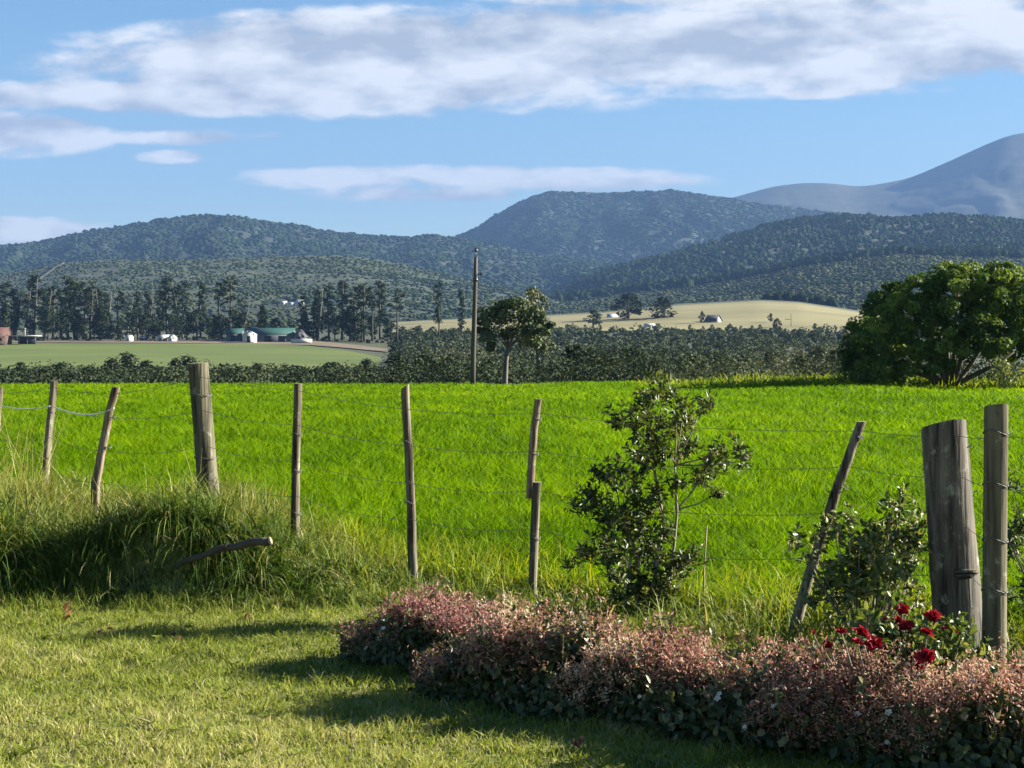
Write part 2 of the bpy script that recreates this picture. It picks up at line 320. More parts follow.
# ------------------------------------------------------------------ ground
def fence_y(X): return 9.5 - .72 * np.asarray(X, float)
DN = np.array([85, 110, 160, 250, 330, 420, 520, 620, 700, 850, 1000, 1250, 1500, 2500, 13000.])
def zy(y, d): return EYE - (y - HY) / F * d
YT = ([-600, 400, 470, 545, 600, 680, 760, 800, 860, 900, 1024, 1300, 2200], [322, 322, 319, 316, 313, 305, 301, 303, 312, 318, 322, 325, 325])
def ground(X, Y):
    X, Y = np.broadcast_arrays(np.asarray(X, float), np.asarray(Y, float))
    Bk = 1 - sstep(-1.75, -.7, X)
    fy = fence_y(X)
    hb = .30 + .16 * np.exp(-((X + 2.25) / .42) ** 2) + .12 * np.exp(-((X + 3.7) / .5) ** 2) - .08 * np.exp(-((X + 3.0) / .25) ** 2)
    near = hb * Bk * sstep(9.36, 9.66, Y) * (1 - .65 * sstep(fy + .2, fy + 2.4, Y))
    near = near + .03 * (fbm(X * .9, Y * .9, 3, 3) - .5) * sstep(2, 6, Y)
    near = near - (.0068 + .0026 * (1 - sstep(-.04, .06, X / np.maximum(Y, 1)))) * np.clip(Y - 12, 0, None) + .22 * (fbm(X / 16 + 5, Y / 16, 8, 2) - .5) * sstep(25, 60, Y)
    near = near + .35 * sstep(.10, .30, X / np.maximum(Y, 1)) * sstep(40, 80, Y)* (1-sstep(.22,.3,X/np.maximum(Y,1)))
    c = CX + F * X / np.maximum(Y, 5); wr = sstep(300, 430, c)
    yt = np.interp(c, *YT)
    zl = np.array([-.5, -1.4, -5, -8, -7, zy(372, 420), zy(356, 520), zy(343.5, 620), zy(338.5, 700), zy(336, 850), zy(333, 1000), zy(330, 1250), 18, 18, 18])
    zr = np.array([-.5, -1.4, -5, -8, -6.5, zy(369, 420), zy(356, 520), zy(347, 620), zy(341, 700), zy(332, 850)])
    L = np.interp(Y, DN, zl)
    Rr = np.interp(Y, DN[:10], zr)
    zt = zy(yt, 1250); z0 = zr[-1]
    t = np.clip((Y - 850) / 400, 0, 1)
    Rr = np.where(Y > 850, z0 + (zt - z0) * np.sin(t * np.pi / 2) ** 1.0, Rr)
    tb = sstep(1250, 1600, Y); Rr = Rr * (1 - tb) + 12 * tb
    far = L * (1 - wr) + Rr * wr
    far = far + (fbm(X / 40, Y / 40, 21, 3) - .5) * 1.2 * sstep(110, 200, Y) * (1 - sstep(330, 420, Y) * .6)
    k = sstep(85, 105, Y)
    return near * (1 - k) + far * k

def col_lerp(a, b, t): return np.asarray(a) * (1 - t[..., None]) + np.asarray(b) * t[..., None]
dr = np.concatenate((np.arange(-4, 4, .5), np.arange(4, 15, .14), np.geomspace(15, 100, 90), np.geomspace(102, 1700, 190), np.geomspace(1750, 12000, 30)))
us = np.linspace(-.72, .72, 321)
DD, UU = np.meshgrid(dr, us, indexing='ij')
XX = UU * (DD + 9 * np.exp(-np.maximum(DD, 0) / 8) + np.where(DD < 0, 4, 0)); YY = DD
ZZ = ground(XX, YY)
fyy = fence_y(XX)
c_l = np.array((.21, .215, .07)); c_f = np.array((.09, .15, .008)); c_v = np.array((.055, .065, .032)); c_far = np.array((.05, .065, .03))
cc = col_lerp(c_l, c_f, sstep(-.4, .6, YY - fyy) * sstep(8, 9.6, YY + 0 * XX))
cc = col_lerp(cc, c_v, sstep(86, 95, YY)); cc = col_lerp(cc, c_far, sstep(900, 1500, YY))
cc = cc * (.8 + .4 * fbm(XX / 9, YY / 9, 5, 4))[..., None]
nr_, nc_ = DD.shape
idx = np.arange(nr_ * nc_).reshape(nr_, nc_)
def gridfaces(i): return np.stack((i[:-1, :-1], i[:-1, 1:], i[1:, 1:], i[1:, :-1]), -1).reshape(-1, 4)
g = mesh_np('ground', np.stack((XX, YY, ZZ), -1).reshape(-1, 3), gridfaces(idx), M['ground'], col=cc.reshape(-1, 3), smooth=True)
tag(g, kind='structure')

# patches of cultivated land lying on the far ground
dtab = np.geomspace(380, 1260, 500)
def inv_d(c, y):                                    # distance at which the ground shows at picture row y on bearing c
    Xc = (c - CX) / F * dtab; zz = ground(Xc, dtab); yi = HY + F * (EYE - zz) / dtab
    yi = np.minimum.accumulate(yi); return np.interp(-y, -yi, dtab)
def patch(name, cs, ytop, ybot, n, mat, lift, cstep=6):
    rows = []
    c_all = np.arange(cs[0], cs[-1] + .1, cstep)
    for c in c_all:
        yt, yb = np.interp(c, cs, ytop), np.interp(c, cs, ybot)
        d0, d1 = inv_d(c, yb), inv_d(c, yt); d = np.linspace(d0, max(d1, d0 + 1), n)
        X = (c - CX) / F * d; rows.append(np.stack((X, d, ground(X, d) + lift), -1))
    v = np.array(rows); i = np.arange(v.shape[0] * n).reshape(v.shape[0], n)
    o = mesh_np(name, v.reshape(-1, 3), gridfaces(i)[:, ::-1], mat, smooth=True); tag(o, kind='structure'); return o
M['meadow'] = noise_mat('meadow', [(.3, (.06, .092, .011)), (.55, (.092, .124, .015)), (.75, (.13, .15, .028))], .03, stretch=(.35, 1, 1), bump=.3, bscale=2)
M['straw'] = noise_mat('straw_field', [(.3, (.135, .12, .048)), (.5, (.20, .178, .075)), (.72, (.265, .235, .105))], .02, stretch=(.25, 1, 1), bump=.2, bscale=1)
M['soil'] = noise_mat('bare_soil', [(.3, (.11, .085, .052)), (.7, (.18, .14, .09))], .06, bump=.3, bscale=1)
patch('far_meadow', [-500, 0, 250, 310, 345, 376, 384], [343.5, 343.5, 344.5, 346.5, 351, 357, 359], [376, 376, 376, 376, 376, 368, 360], 24, M['meadow'], .3)
patch('bare_soil_strip', [-500, 0, 60, 200, 310, 350, 390], [340.5, 340.5, 340, 340, 341, 345, 350], [343.2, 343.2, 343.2, 344, 345.8, 349, 353], 6, M['soil'], .35)
patch('straw_field', [392, 470, 545, 600, 680, 760, 800, 860, 905], [322.6, 319.6, 316.6, 313.6, 305.6, 301.6, 303.6, 312.6, 318.8], [333, 333, 332, 331.5, 331, 331, 332, 333, 333], 30, M['straw'], .4)

# ------------------------------------------------------------------ hills
HILL = {}
def hill(name, key, crest, D, base, B, mat, cfn, nc=420, nf=110, amp=40, cell=300, gully=0, p=1.2, seed=1, c0=-560, c1=1580, back=.45, fuzz=0, fcell=18):
    cs = np.linspace(c0, c1, nc)
    cx, cy = zip(*crest); yc = np.interp(cs, cx, cy)
    k = np.hanning(15); k /= k.sum(); yc = np.convolve(np.pad(yc, 7, 'edge'), k, 'valid')
    bx, by = zip(*base); yb = np.interp(cs, bx, by)
    t = np.concatenate((np.linspace(0, 1, nf), 1 + np.linspace(0, 1, 18)[1:] * back))
    T, C = np.meshgrid(t, cs, indexing='ij')
    d = B + (D - B) * T
    z0 = zy(yb, B)[None]; z1 = zy(yc, D)[None]
    tf = np.clip(T, 0, 1)
    z = z0 + (z1 - z0) * (tf ** p)
    X = (C - CX) / F * d
    env = np.sin(np.clip(tf, 0, 1) * np.pi) ** .8
    z = z + amp * (fbm(X / cell, d / cell, seed, 5) - .5) * (env + .10)
    if gully:
        gl = np.abs(fbm(C / 55 + (fbm(X / 600, d / 600, seed + 5, 3) - .5) * 2.2, d / 5200 + 0 * C, seed + 9, 4) - .5) * 2
        z = z + gully * (gl - .3) * env
    if fuzz: z = z + fuzz * (fbm(X / fcell, d / fcell, seed + 31, 2) - .5)
    z = np.where(T > 1, z1 - (z1 - z0) * ((T - 1) / back) ** 1.4 * 1.05, z)
    col = cfn(X, d, C, tf, z)
    i = np.arange(z.size).reshape(z.shape)
    o = mesh_np(name, np.stack((X, d, z), -1).reshape(-1, 3), gridfaces(i), mat, col=col.reshape(-1, 3), smooth=True)
    tag(o, kind='structure')
    HILL[key] = (cs, t, d, z, B, D)
    return o
def on_hill(key, c, t):
    cs, ts, d, z, B, D = HILL[key]
    ci = np.clip(np.interp(c, cs, np.arange(len(cs))), 0, len(cs) - 1.001); ti = np.clip(np.interp(t, ts, np.arange(len(ts))), 0, len(ts) - 1.001)
    a, b = ci.astype(int), ti.astype(int); fa, fb = ci - a, ti - b
    zz = (z[b, a] * (1 - fa) + z[b, a + 1] * fa) * (1 - fb) + (z[b + 1, a] * (1 - fa) + z[b + 1, a + 1] * fa) * fb
    dd = B + (D - B) * t
    return np.stack(((c - CX) / F * dd, dd, zz), -1)
def two(a, b, s, sx=1.0, seed=3):
    def fn(X, d, C, t, z):
        return col_lerp(a, b, sstep(.38, .62, fbm(X / s / sx, d / s, seed, 5, .6)))
    return fn
hill('mountain', 'mtn', [(400, 262), (560, 245), (640, 222), (690, 207), (730, 198.5), (770, 187), (800, 183), (830, 183), (858, 187), (880, 184), (910, 178), (950, 161), (985, 145), (1010, 135), (1030, 132), (1080, 124), (1160, 135), (1300, 170), (1600, 215)],
     9000, [(-600, 290), (1600, 262)], 6600, M['hill_forest'], two((.026, .033, .020), (.036, .041, .026), 300, seed=4), amp=60, cell=480, gully=28, p=1.25, seed=4, c0=380)
hill('mesa_hill', 'mesa', [(330, 282), (400, 262), (440, 245), (475, 229), (500, 212), (520, 203), (538, 194), (555, 190.5), (600, 193), (640, 192), (668, 190), (700, 195), (730, 199), (780, 207), (850, 216), (1024, 226), (1200, 240), (1600, 262)],
     6400, [(-600, 300), (1600, 280)], 4600, M['hill_forest'], two((.012, .020, .012), (.022, .030, .018), 260, seed=7), amp=110, cell=500, gully=70, p=.95, seed=7, c0=300, fuzz=16, fcell=40)
hill('forested_hill', 'lblue', [(-560, 262), (-200, 258), (0, 247), (30, 244), (60, 237), (100, 228), (130, 225), (160, 219), (190, 216), (215, 216.5), (240, 218), (290, 225), (340, 234), (390, 238), (440, 237), (470, 240), (500, 247), (560, 258), (610, 264), (680, 280), (760, 300), (1000, 320), (1600, 330)],
     4500, [(-600, 300), (400, 300), (600, 318), (1600, 335)], 2700, M['hill_forest'], two((.012, .020, .011), (.022, .030, .016), 200, seed=11), amp=80, cell=420, gully=45, p=1.05, seed=12, c1=1000, fuzz=14, fcell=30)
def slope_col(X, d, C, t, z):
    c = col_lerp((.032, .044, .020), (.060, .068, .032), sstep(.36, .62, fbm(X / 190, d / 55, 33, 5, .6)))
    rows = sstep(.45, .6, fbm(X / 60, d / 9, 3, 2)); c = col_lerp(c, np.array((.022, .034, .016)), rows * .6)
    k = sstep(330, 470, C); return col_lerp(c, np.array((.028, .042, .024)), k)
hill('plantation_slope', 'lslope', [(-560, 275), (-60, 276), (0, 275), (40, 268), (75, 262), (130, 260), (200, 260), (300, 256), (350, 256), (400, 264), (450, 276), (500, 288), (560, 300), (620, 312), (700, 322), (1600, 335)],
     2350, [(-600, 337), (1600, 337)], 1250, M['hill_forest'], slope_col, amp=22, cell=240, gully=0, p=1.1, seed=21, c1=760, fuzz=4, fcell=14)
hill('forest_ridge', 'rforest', [(380, 330), (480, 318), (520, 302), (560, 287), (600, 271), (640, 263), (700, 246), (760, 229), (800, 219), (850, 217), (900, 219), (955, 216), (1024, 222), (1300, 228), (1600, 240)],
     3300, [(300, 332), (1600, 300)], 2000, M['hill_forest'], two((.016, .026, .012), (.032, .040, .019), 150, seed=14), amp=50, cell=330, gully=25, p=1.0, seed=26, c0=360, fuzz=10, fcell=22)
def plant_col(X, d, C, t, z):
    c = col_lerp((.024, .036, .014), (.048, .058, .023), sstep(.36, .62, fbm(X / 150, d / 60, 41, 5, .6)))
    pale = sstep(.12, .2, t) * (1 - sstep(.26, .36, t)) * sstep(660, 720, C) * sstep(.3, .55, fbm(X / 120, d / 40, 9, 3))
    return col_lerp(c, np.array((.15, .14, .08)), pale * .8)
hill('plantation_rise', 'rplant', [(380, 336), (520, 310), (560, 302), (640, 290), (700, 285), (760, 275), (830, 262), (900, 254), (960, 256), (1024, 258), (1300, 262), (1600, 270)],
     2250, [(300, 336), (1600, 330)], 1450, M['hill_forest'], plant_col, amp=16, cell=220, p=.9, seed=31, c0=360, fuzz=5, fcell=14)

M['track'] = noise_mat('dirt_track', [(.3, (.11, .10, .065)), (.7, (.19, .17, .12))], .05, bump=0)
# pale dirt track climbing the plantation slope
tc_, tt_ = np.linspace(38, 64, 14), np.linspace(.74, .985, 14)
pL, pR = on_hill('lslope', tc_ - 3.2 + tt_ * 2, tt_), on_hill('lslope', tc_ + 3.2 - tt_ * 2, tt_)
v = np.stack((pL, pR), 1).reshape(-1, 3); v[:, 2] += 3
f = np.array([(2 * i, 2 * i + 1, 2 * i + 3, 2 * i + 2) for i in range(13)])
tag(mesh_np('dirt_track', v, f, M['track']), kind='structure')

# ------------------------------------------------------------------ far woods (one mass each)
t_ = (1 + 5 ** .5) / 2
ICO_V = unit(np.array([(-1, t_, 0), (1, t_, 0), (-1, -t_, 0), (1, -t_, 0), (0, -1, t_), (0, 1, t_), (0, -1, -t_), (0, 1, -t_), (t_, 0, -1), (t_, 0, 1), (-t_, 0, -1), (-t_, 0, 1)], float))
ICO_F = np.array([(0, 11, 5), (0, 5, 1), (0, 1, 7), (0, 7, 10), (0, 10, 11), (1, 5, 9), (5, 11, 4), (11, 10, 2), (10, 7, 6), (7, 1, 8), (3, 9, 4), (3, 4, 2), (3, 2, 6), (3, 6, 8), (3, 8, 9), (4, 9, 5), (2, 4, 11), (6, 2, 10), (8, 6, 7), (9, 8, 1)])
def far_woods(name, pos, r, h, tint, mat, label, cat='woodland'):
    n = len(pos); j = ICO_V[None] * (1 + rng.normal(size=(n, 12, 1)) * .28)
    v = j * np.stack((r, r, h * .55), -1)[:, None, :]
    taper = 1 - .35 * (ICO_V[None, :, 2:] + 1) * rng.random((n, 1, 1)) * .8
    v[..., :2] *= taper
    v = v + pos[:, None] + np.array([0, 0, 1]) * (h * (.45 if cat == 'orchard' else .22))[:, None, None]
    f = (ICO_F[None] + (np.arange(n) * 12)[:, None, None]).reshape(-1, 3)
    o = mesh_np(name, v.reshape(-1, 3), f, mat, tint=np.repeat(tint, 20))
    tag(o, label, cat, kind='stuff'); return o
def samp(n, key, c0, c1, t0, t1, dens=None):
    c = rng.uniform(c0, c1, n); t = rng.uniform(t0, t1, n)
    p = on_hill(key, c, t)
    if dens is not None:
        k = rng.random(n) < dens(p[:, 0], p[:, 1], c, t); p = p[k]
    return p
p = samp(20000, 'lblue', -250, 720, .12, 1.0); n = len(p)
far_woods('woodland', p, rng.uniform(6, 10, n), rng.uniform(6, 10, n), np.clip(.75 * fbm(p[:, 0] / 260, p[:, 1] / 260, 7, 3) - .12 + rng.normal(size=n) * .06, 0, 1), M['leaf_far'], 'dark blue-green woodland covering the rounded hill behind the plantation slope')
p = samp(22000, 'mesa', 400, 1150, .05, .99); n = len(p)
far_woods('woodland', p, rng.uniform(8, 13, n), rng.uniform(6.5, 11, n), np.clip(.75 * fbm(p[:, 0] / 300, p[:, 1] / 300, 8, 3) - .12 + rng.normal(size=n) * .06, 0, 1), M['leaf_far'], 'hazy blue woodland on the flat-topped hill')
p = np.concatenate((samp(9000, 'rforest', 500, 1250, .3, 1.0), samp(2200, 'rforest', 760, 1250, .93, 1.0))); n = len(p)
far_woods('woodland', p, rng.uniform(4, 7.5, n), rng.uniform(6, 13, n), np.clip(.9 * fbm(p[:, 0] / 160, p[:, 1] / 160, 9, 3) - .15 + rng.normal(size=n) * .08, 0, 1), M['leaf_far'], 'mixed dark woodland on the ridge above the plantation rise')
cE = rng.uniform(545, 1250, 2600); tE = np.clip(rng.normal(.985, .015, 2600), 0, 1.02); p = on_hill('rplant', cE, tE); n = len(p)
far_woods('woodland', p, rng.uniform(5, 9, n), rng.uniform(10, 18, n), rng.random(n) * .2, M['leaf_far'], 'dark band of forest edge along the top of the plantation rise')
p = samp(22000, 'rplant', 480, 1250, .02, .96); n = len(p)
far_woods('young_plantation', p, rng.uniform(2.6, 4.6, n), rng.uniform(2, 4.5, n), np.clip(1.5 * fbm(p[:, 0] / 150, p[:, 1] / 60, 41, 4) - .12 + rng.normal(size=n) * .06, 0, 1), M['plantation'], 'young green plantation trees dotted over the rise behind the straw field')
p = samp(26000, 'lslope', -250, 700, .02, .99, lambda X, Y, c, t: .35 + .65 * sstep(.40, .55, fbm(X / 120, Y / 40, 23))); n = len(p)
far_woods('young_plantation', p, rng.uniform(2.2, 4.0, n), rng.uniform(1.6, 3.6, n), np.clip(1.2 * fbm(p[:, 0] / 190, p[:, 1] / 50, 33, 4) - .12 - .3 * sstep(330, 470, CX + F * p[:, 0] / p[:, 1]) + rng.normal(size=n) * .06, 0, 1), M['plantation'], 'low plantation and scrub over the hazy green slope beyond the tall tree row')
cB = rng.uniform(766, 834, 260); dB = rng.uniform(1285, 1330, 260); XB = (cB - CX) / F * dB
p = np.stack((XB, dB, ground(XB, dB)), -1); n = len(p)
far_woods('woodland', p, rng.uniform(4, 6, n), rng.uniform(11, 15, n), rng.random(n) * .3, M['leaf_far'], 'dark block of trees just over the crest of the straw field')

# ------------------------------------------------------------------ valley scrub (one mass)
G = Geo()
def scrub_at(c, d, h, r, k, tint, ln):
    X = (c - CX) / F * d; z = ground(X, d)
    for i in range(len(c)):
        G.clump((X[i], d[i], z[i] + h[i] * .5), (r[i], r[i], h[i] * .55), k, ln[i], ln[i] * .75, np.clip(tint[i] + rng.normal(size=k) * .04, 0, 1), shell=.45)
def scrub_zone(n, c0, c1, d0, d1, h0, h1, k, t0, t1, ls=1.0):
    k = int(k * 1.8)
    c = rng.uniform(c0, c1, n); d = d0 + (d1 - d0) * rng.random(n) ** 1.2
    h = rng.uniform(h0, h1, n) * (.55 + .7 * fbm(c / 30, d / 40, 77, 2)) * np.exp(rng.normal(size=n) * .28); r = h * rng.uniform(.45, .8, n)
    tint = t0 + (t1 - t0) * np.clip(fbm(c / 45, d / 50, 55, 3) * 1.9 - .45 + rng.normal(size=n) * .16, 0, 1)
    X = (c - CX) / F * d; cap = np.where(c < 400, rng.normal(365.5, 3.2, n), np.where(c < 560, rng.normal(352, 7, n), rng.normal(349, 7, n)))
    cap = np.where((d > 260) & (c > 400), 0, cap)
    h = np.minimum(h, np.maximum(zy(cap, d) - ground(X, d), .6) / 1.08); r = np.minimum(r, h * .9)
    scrub_at(c, d, h, r, k, tint, np.maximum(d * .0022, .35) * ls)
scrub_zone(1300, -260, 470, 130, 300, 4.2, 6.6, 55, .0, .42)
scrub_zone(500, -260, 430, 300, 400, 2.5, 4.2, 40, .0, .45)
scrub_zone(600, 430, 900, 124, 260, 3.8, 6.4, 60, .05, .85)
scrub_zone(800, 400, 960, 260, 520, 2.2, 4.6, 34, .15, .95)
scrub_zone(1000, 395, 960, 520, 840, 2.0, 4.2, 22, .1, .7)
scrub_zone(420, 388, 480, 430, 800, 1.6, 3.4, 24, .2, 1)
scrub_zone(260, 900, 1400, 110, 400, 3, 6, 40, .1, .6)
scrub_zone(260, -260, 395, 650, 720, 2.2, 4.0, 20, .05, .6)
tag(G.build('valley_scrub', M['scrub']), 'grey-green scrub and bushes filling the valley beyond the bright grass field', 'scrub', kind='stuff')

# ------------------------------------------------------------------ trees
def copy_tree(o):
    c = o.copy(); COL.objects.link(c)
    for ch in list(o.children):
        k = ch.copy(); COL.objects.link(k); k.parent = c
    return c
def proto_tall(seed, lo, wid, nclump, taper):
    global rng
    rng = np.random.default_rng(seed)
    root = empty('tall_tree')
    T = Geo(); bend = rng.normal(size=2) * .012
    T.tube([(bend[0] * k, bend[1] * k, k * .24) for k in range(5)], [.016, .014, .012, .009, .004], 6, .5)
    C = Geo()
    for i in range(nclump):
        q = lo + (1 - lo) * (i + rng.random()) / nclump; a = rng.uniform(0, 6.28)
        w = wid * (1 - taper * (q - lo) / (1 - lo)) * rng.uniform(.2, 1)
        c = (math.cos(a) * w, math.sin(a) * w, q * .96)
        if w > .04: T.tube([(0, 0, q * .9), c], [.005, .002], 4, .5)
        C.clump(c, (rng.uniform(.035, .065), rng.uniform(.035, .065), rng.uniform(.025, .05)), 26, .04, .026, np.clip(rng.random() * .8 + rng.normal(size=26) * .1, 0, 1), shell=.3)
    T.build('trunk', M['bark_pale'] if seed == 3 else M['bark'], root); C.build('crown', M['leaf_far'], root)
    return root
def proto_round(seed, name='bushy_tree', crown='leaf_far', cone=0.0, n=16, trunk=.25):
    global rng
    rng = np.random.default_rng(seed)
    root = empty(name)
    T = Geo(); T.tube([(0, 0, 0), (.01, 0, .2), (0, .01, .5), (0, 0, .8)], [.03, .024, .016, .005], 6, .5)
    C = Geo()
    for i in range(n):
        q = trunk + (1 - trunk) * (i + rng.random()) / n * .92; a = rng.uniform(0, 6.28)
        prof = (1 - (q - trunk) / (1 - trunk)) if cone else math.sin(min(1, (q - trunk + .12) / (1.06 - trunk)) * math.pi)
        w = (.22 if cone else .30) * prof * rng.uniform(.35, 1); c = (math.cos(a) * w, math.sin(a) * w, q)
        T.tube([(0, 0, q * .75), c], [.008, .002], 4, .5)
        r = (.10 if not cone else .05 + .09 * prof)
        C.clump(c, (r * rng.uniform(.8, 1.3), r * rng.uniform(.8, 1.3), r * rng.uniform(.7, 1)), 34, .07, .05, np.clip(rng.random() * .8 + rng.normal(size=34) * .1, 0, 1), shell=.4)
    T.build('trunk', M['bark'], root); C.build('crown', M[crown], root)
    return root
tall = [proto_tall(3, .45, .10, 14, .3), proto_tall(4, .30, .09, 20, .5), proto_tall(5, .58, .13, 12, .2), proto_tall(6, .20, .08, 24, .6), proto_tall(7, .62, .11, 9, .1)]
bushy = [proto_round(8), proto_round(9, n=20), proto_round(10, cone=1, trunk=.1, n=22, name='spire_tree')]
rng = np.random.default_rng(99)
used = set()
def put(proto, c, d, ytop, label, cat, group=None, rz=None, sxy=1.0, ybase=None, lab=True):
    o = proto if proto.name not in used else copy_tree(proto)
    used.add(proto.name)
    X = (c - CX) / F * d; zb = float(ground(X, d)) - .2
    if ybase is not None: zb = float(zy(ybase, d))
    h = float(zy(ytop, d)) - zb
    o.location = (X, d, zb); o.rotation_euler = (0, 0, random.uniform(0, 6.28) if rz is None else rz); o.scale = (h * sxy, h * sxy, h)
    tag(o, label, cat, group); return o
# the tall row behind the farm, read off one by one: bearing, top row, kind
row = [(-60, 285, 1), (-42, 281, 3), (-25, 288, 1), (-10, 284, 3), (6, 281, 1), (14, 288, 3), (24, 290, 0), (34, 273, 1), (44, 287, 3), (53, 284, 1), (60, 288, 3), (68, 274, 1), (75, 281, 3), (83, 279, 2), (90, 284, 1), (99, 287, 3), (106, 290, 0),
       (118, 289, 4), (126, 294, 0), (138, 290, 1), (148, 289, 3), (160, 287, 2), (167, 275, 1), (175, 285, 3), (183, 280, 0), (201, 280, 1), (221, 279, 2), (230, 274, 4), (242, 297, 0),
       (303, 292, 3), (318, 287, 0), (329, 284, 1), (342, 279, 1), (357, 283, 2), (364, 282, 4), (372, 285, 4), (380, 279, 1), (397, 288, 4)]
gap_lbl = {(34, 273, 1): 'tall round-headed tree rising above the others at the start of the dense row', (68, 274, 1): 'tallest tree of the dense dark clump beyond the meadow', (167, 275, 1): 'tall tree with a dense dark column of foliage above the tan farmhouse',
           (230, 274, 4): 'tall flat-topped pine with a long bare trunk left of the green-roofed shed', (380, 279, 1): 'tall narrow dark tree at the end of the row, just past the green-roofed shed'}
for c, yt, k in row:
    r = (c, yt, k)
    lbl = gap_lbl.get(r) or ('tall dark tree in the dense clump beyond the far meadow' if c < 112 else 'tall slender tree spaced along the row behind the farm buildings' if c < 260 else 'tall thin pine in the row rising beside the green-roofed shed')
    put(tall[k], c, rng.uniform(655, 735), yt, lbl, 'tree', 'tall trees behind the farm' if r not in gap_lbl else None, sxy=1.55 if c < 112 else 1.3)
put(tall[1], 439, 700, 280, 'tall pine standing apart, shorter trunk bare, in front of the straw field edge', 'tree')
put(tall[3], 461, 720, 288, 'thin hazy pine just beside the utility pole', 'tree')
for c, yt in [(-50, 310), (-30, 315), (-8, 308), (12, 312), (30, 318), (48, 309), (62, 314), (77, 311), (94, 316), (108, 312), (121, 318), (134, 309), (146, 314), (158, 309), (172, 316), (187, 311), (197, 309), (209, 316), (222, 314), (233, 307), (244, 312), (276, 318), (290, 320), (335, 313), (350, 305), (362, 311), (373, 315), (388, 318), (82, 322), (112, 324), (155, 321), (180, 322), (210, 323)]:
    put(bushy[int(rng.integers(0, 2))], c, rng.uniform(645, 690), yt, 'low bushy dark tree under the tall row behind the farm', 'tree', 'bushy trees under the tall row', sxy=1.15)
for c, yt in [(263, 304), (305, 311), (317, 297), (6, 306), (100, 302), (215, 313), (350, 304)]:
    put(bushy[2], c, rng.uniform(650, 680), yt, 'dark pointed conifer among the bushy trees behind the farm', 'tree', 'pointed conifers behind the farm', sxy=1.0)
# trees on the straw field
mid = [proto_round(31, n=18, trunk=.2), proto_round(32, n=18, trunk=.3)]
rng = np.random.default_rng(100)
put(mid[0], 593, 880, 309, 'small dark round tree at the foot of the straw field, apart from the big pair', 'tree', ybase=328, sxy=1.9)
put(mid[1], 628, 960, 293, 'broad dark tree with a wide crown beside the pale farm walls', 'tree', ybase=325, sxy=1.75)
put(mid[0], 664, 950, 296, 'broad dark tree on the straw field between the wide-crowned tree and the white house', 'tree', ybase=326, sxy=1.75)
put(mid[1], 702, 900, 311, 'small thin tree beside the white house with the dark roof', 'tree', ybase=325, sxy=.8)
put(mid[0], 771, 900, 313, 'small dark tree in the middle of the straw field', 'tree', ybase=323, sxy=1.1)
put(mid[1], 777, 870, 318, 'second small dark tree in the straw field, lower and nearer', 'tree', ybase=332, sxy=1.2)
for c in (690, 703, 712, 730, 741, 752, 760, 640, 585, 600, 815, 835):
    put(bushy[0], c, rng.uniform(800, 850), 326 - rng.uniform(0, 3), 'little bush on the lower edge of the straw field', 'bush', 'bushes along the lower edge of the straw field', ybase=334)

sc_p = [proto_round(51, 'valley_tree', 'scrub', n=22, trunk=.08), proto_round(52, 'valley_tree', 'scrub', n=26, trunk=.15), proto_round(53, 'valley_tree', 'leaf_far', n=22, trunk=.1)]
rng = np.random.default_rng(300)
for i_, (c, yt, dd_) in enumerate([(427, 352, 190), (448, 357, 160), (573, 343, 150), (590, 347, 140), (604, 352, 170), (632, 347, 210), (654, 357, 150), (690, 352, 170), (718, 352, 220), (746, 355, 170), (773, 350, 230), (800, 354, 160), (818, 347, 260), (838, 349, 200),
                       (60, 362, 210), (112, 357, 230), (126, 352, 240), (145, 359, 220), (176, 357, 230), (187, 355, 240), (330, 361, 250), (368, 358, 260), (398, 354, 230), (20, 361, 240), (258, 362, 230)]):
    put(sc_p[i_ % 3], c, dd_, yt, 'grey-green tree rising out of the valley scrub just beyond the grass field' if c > 420 else 'dark bushy tree in the scrub belt below the far meadow', 'tree', 'trees in the valley scrub beyond the field' if c > 420 else 'trees in the scrub belt below the meadow', sxy=rng.uniform(1.1, 1.6))
# pine with an umbrella crown past the end of the grass field
rng = np.random.default_rng(41)
d = 106; pt = empty('umbrella_pine', P(505, 384, d) - np.array([0, 0, 2]))
o0 = P(505, 384, d) - np.array([0, 0, 2])
T = Geo(); C = Geo()
def rel(px, py, dy=0): return P(px, py, d) - o0 + np.array([0, dy, 0])
T.tube([(0, 0, 0), rel(505, 380), rel(506, 362), rel(508, 347)], [.26, .2, .17, .14], 8)
for q in [(519, 338, 1, 533, 330), (500, 338, -1, 487, 322), (508, 335, .5, 507, 312), (516, 332, -1, 524, 312), (502, 336, 1.2, 494, 334), (521, 336, 0, 540, 342)]:
    T.tube([rel(508, 348), rel(q[0], q[1], q[2] * .5), rel(q[3], q[4], q[2])], [.12, .08, .03], 6)
for px, py, r in [(490, 312, 10), (500, 306, 11), (512, 304, 11), (522, 306, 10), (530, 312, 10), (537, 322, 9), (541, 333, 8), (486, 322, 8), (495, 320, 11), (508, 316, 12), (521, 319, 12), (532, 328, 10), (484, 336, 6), (493, 337, 7), (503, 332, 8), (524, 333, 10), (535, 342, 8), (514, 330, 9), (545, 325, 5), (479, 330, 5), (543, 345, 5), (490, 346, 5)]:
    for k in range(2):
        rr = r * d / F; C.clump(rel(px + rng.normal() * 3, py + rng.normal() * 2, rng.uniform(-2.2, 2.2)), (rr, rr, rr * .6), 90, .34, .2, np.clip(rng.uniform(.05, .85) + rng.normal(size=90) * .12, 0, 1), shell=.3)
T.build('trunk', M['bark_pale'], pt); C.build('crown', M['leaf_pine'], pt)
tag(pt, 'umbrella-crowned pine with a forked trunk beside the utility pole', 'tree')
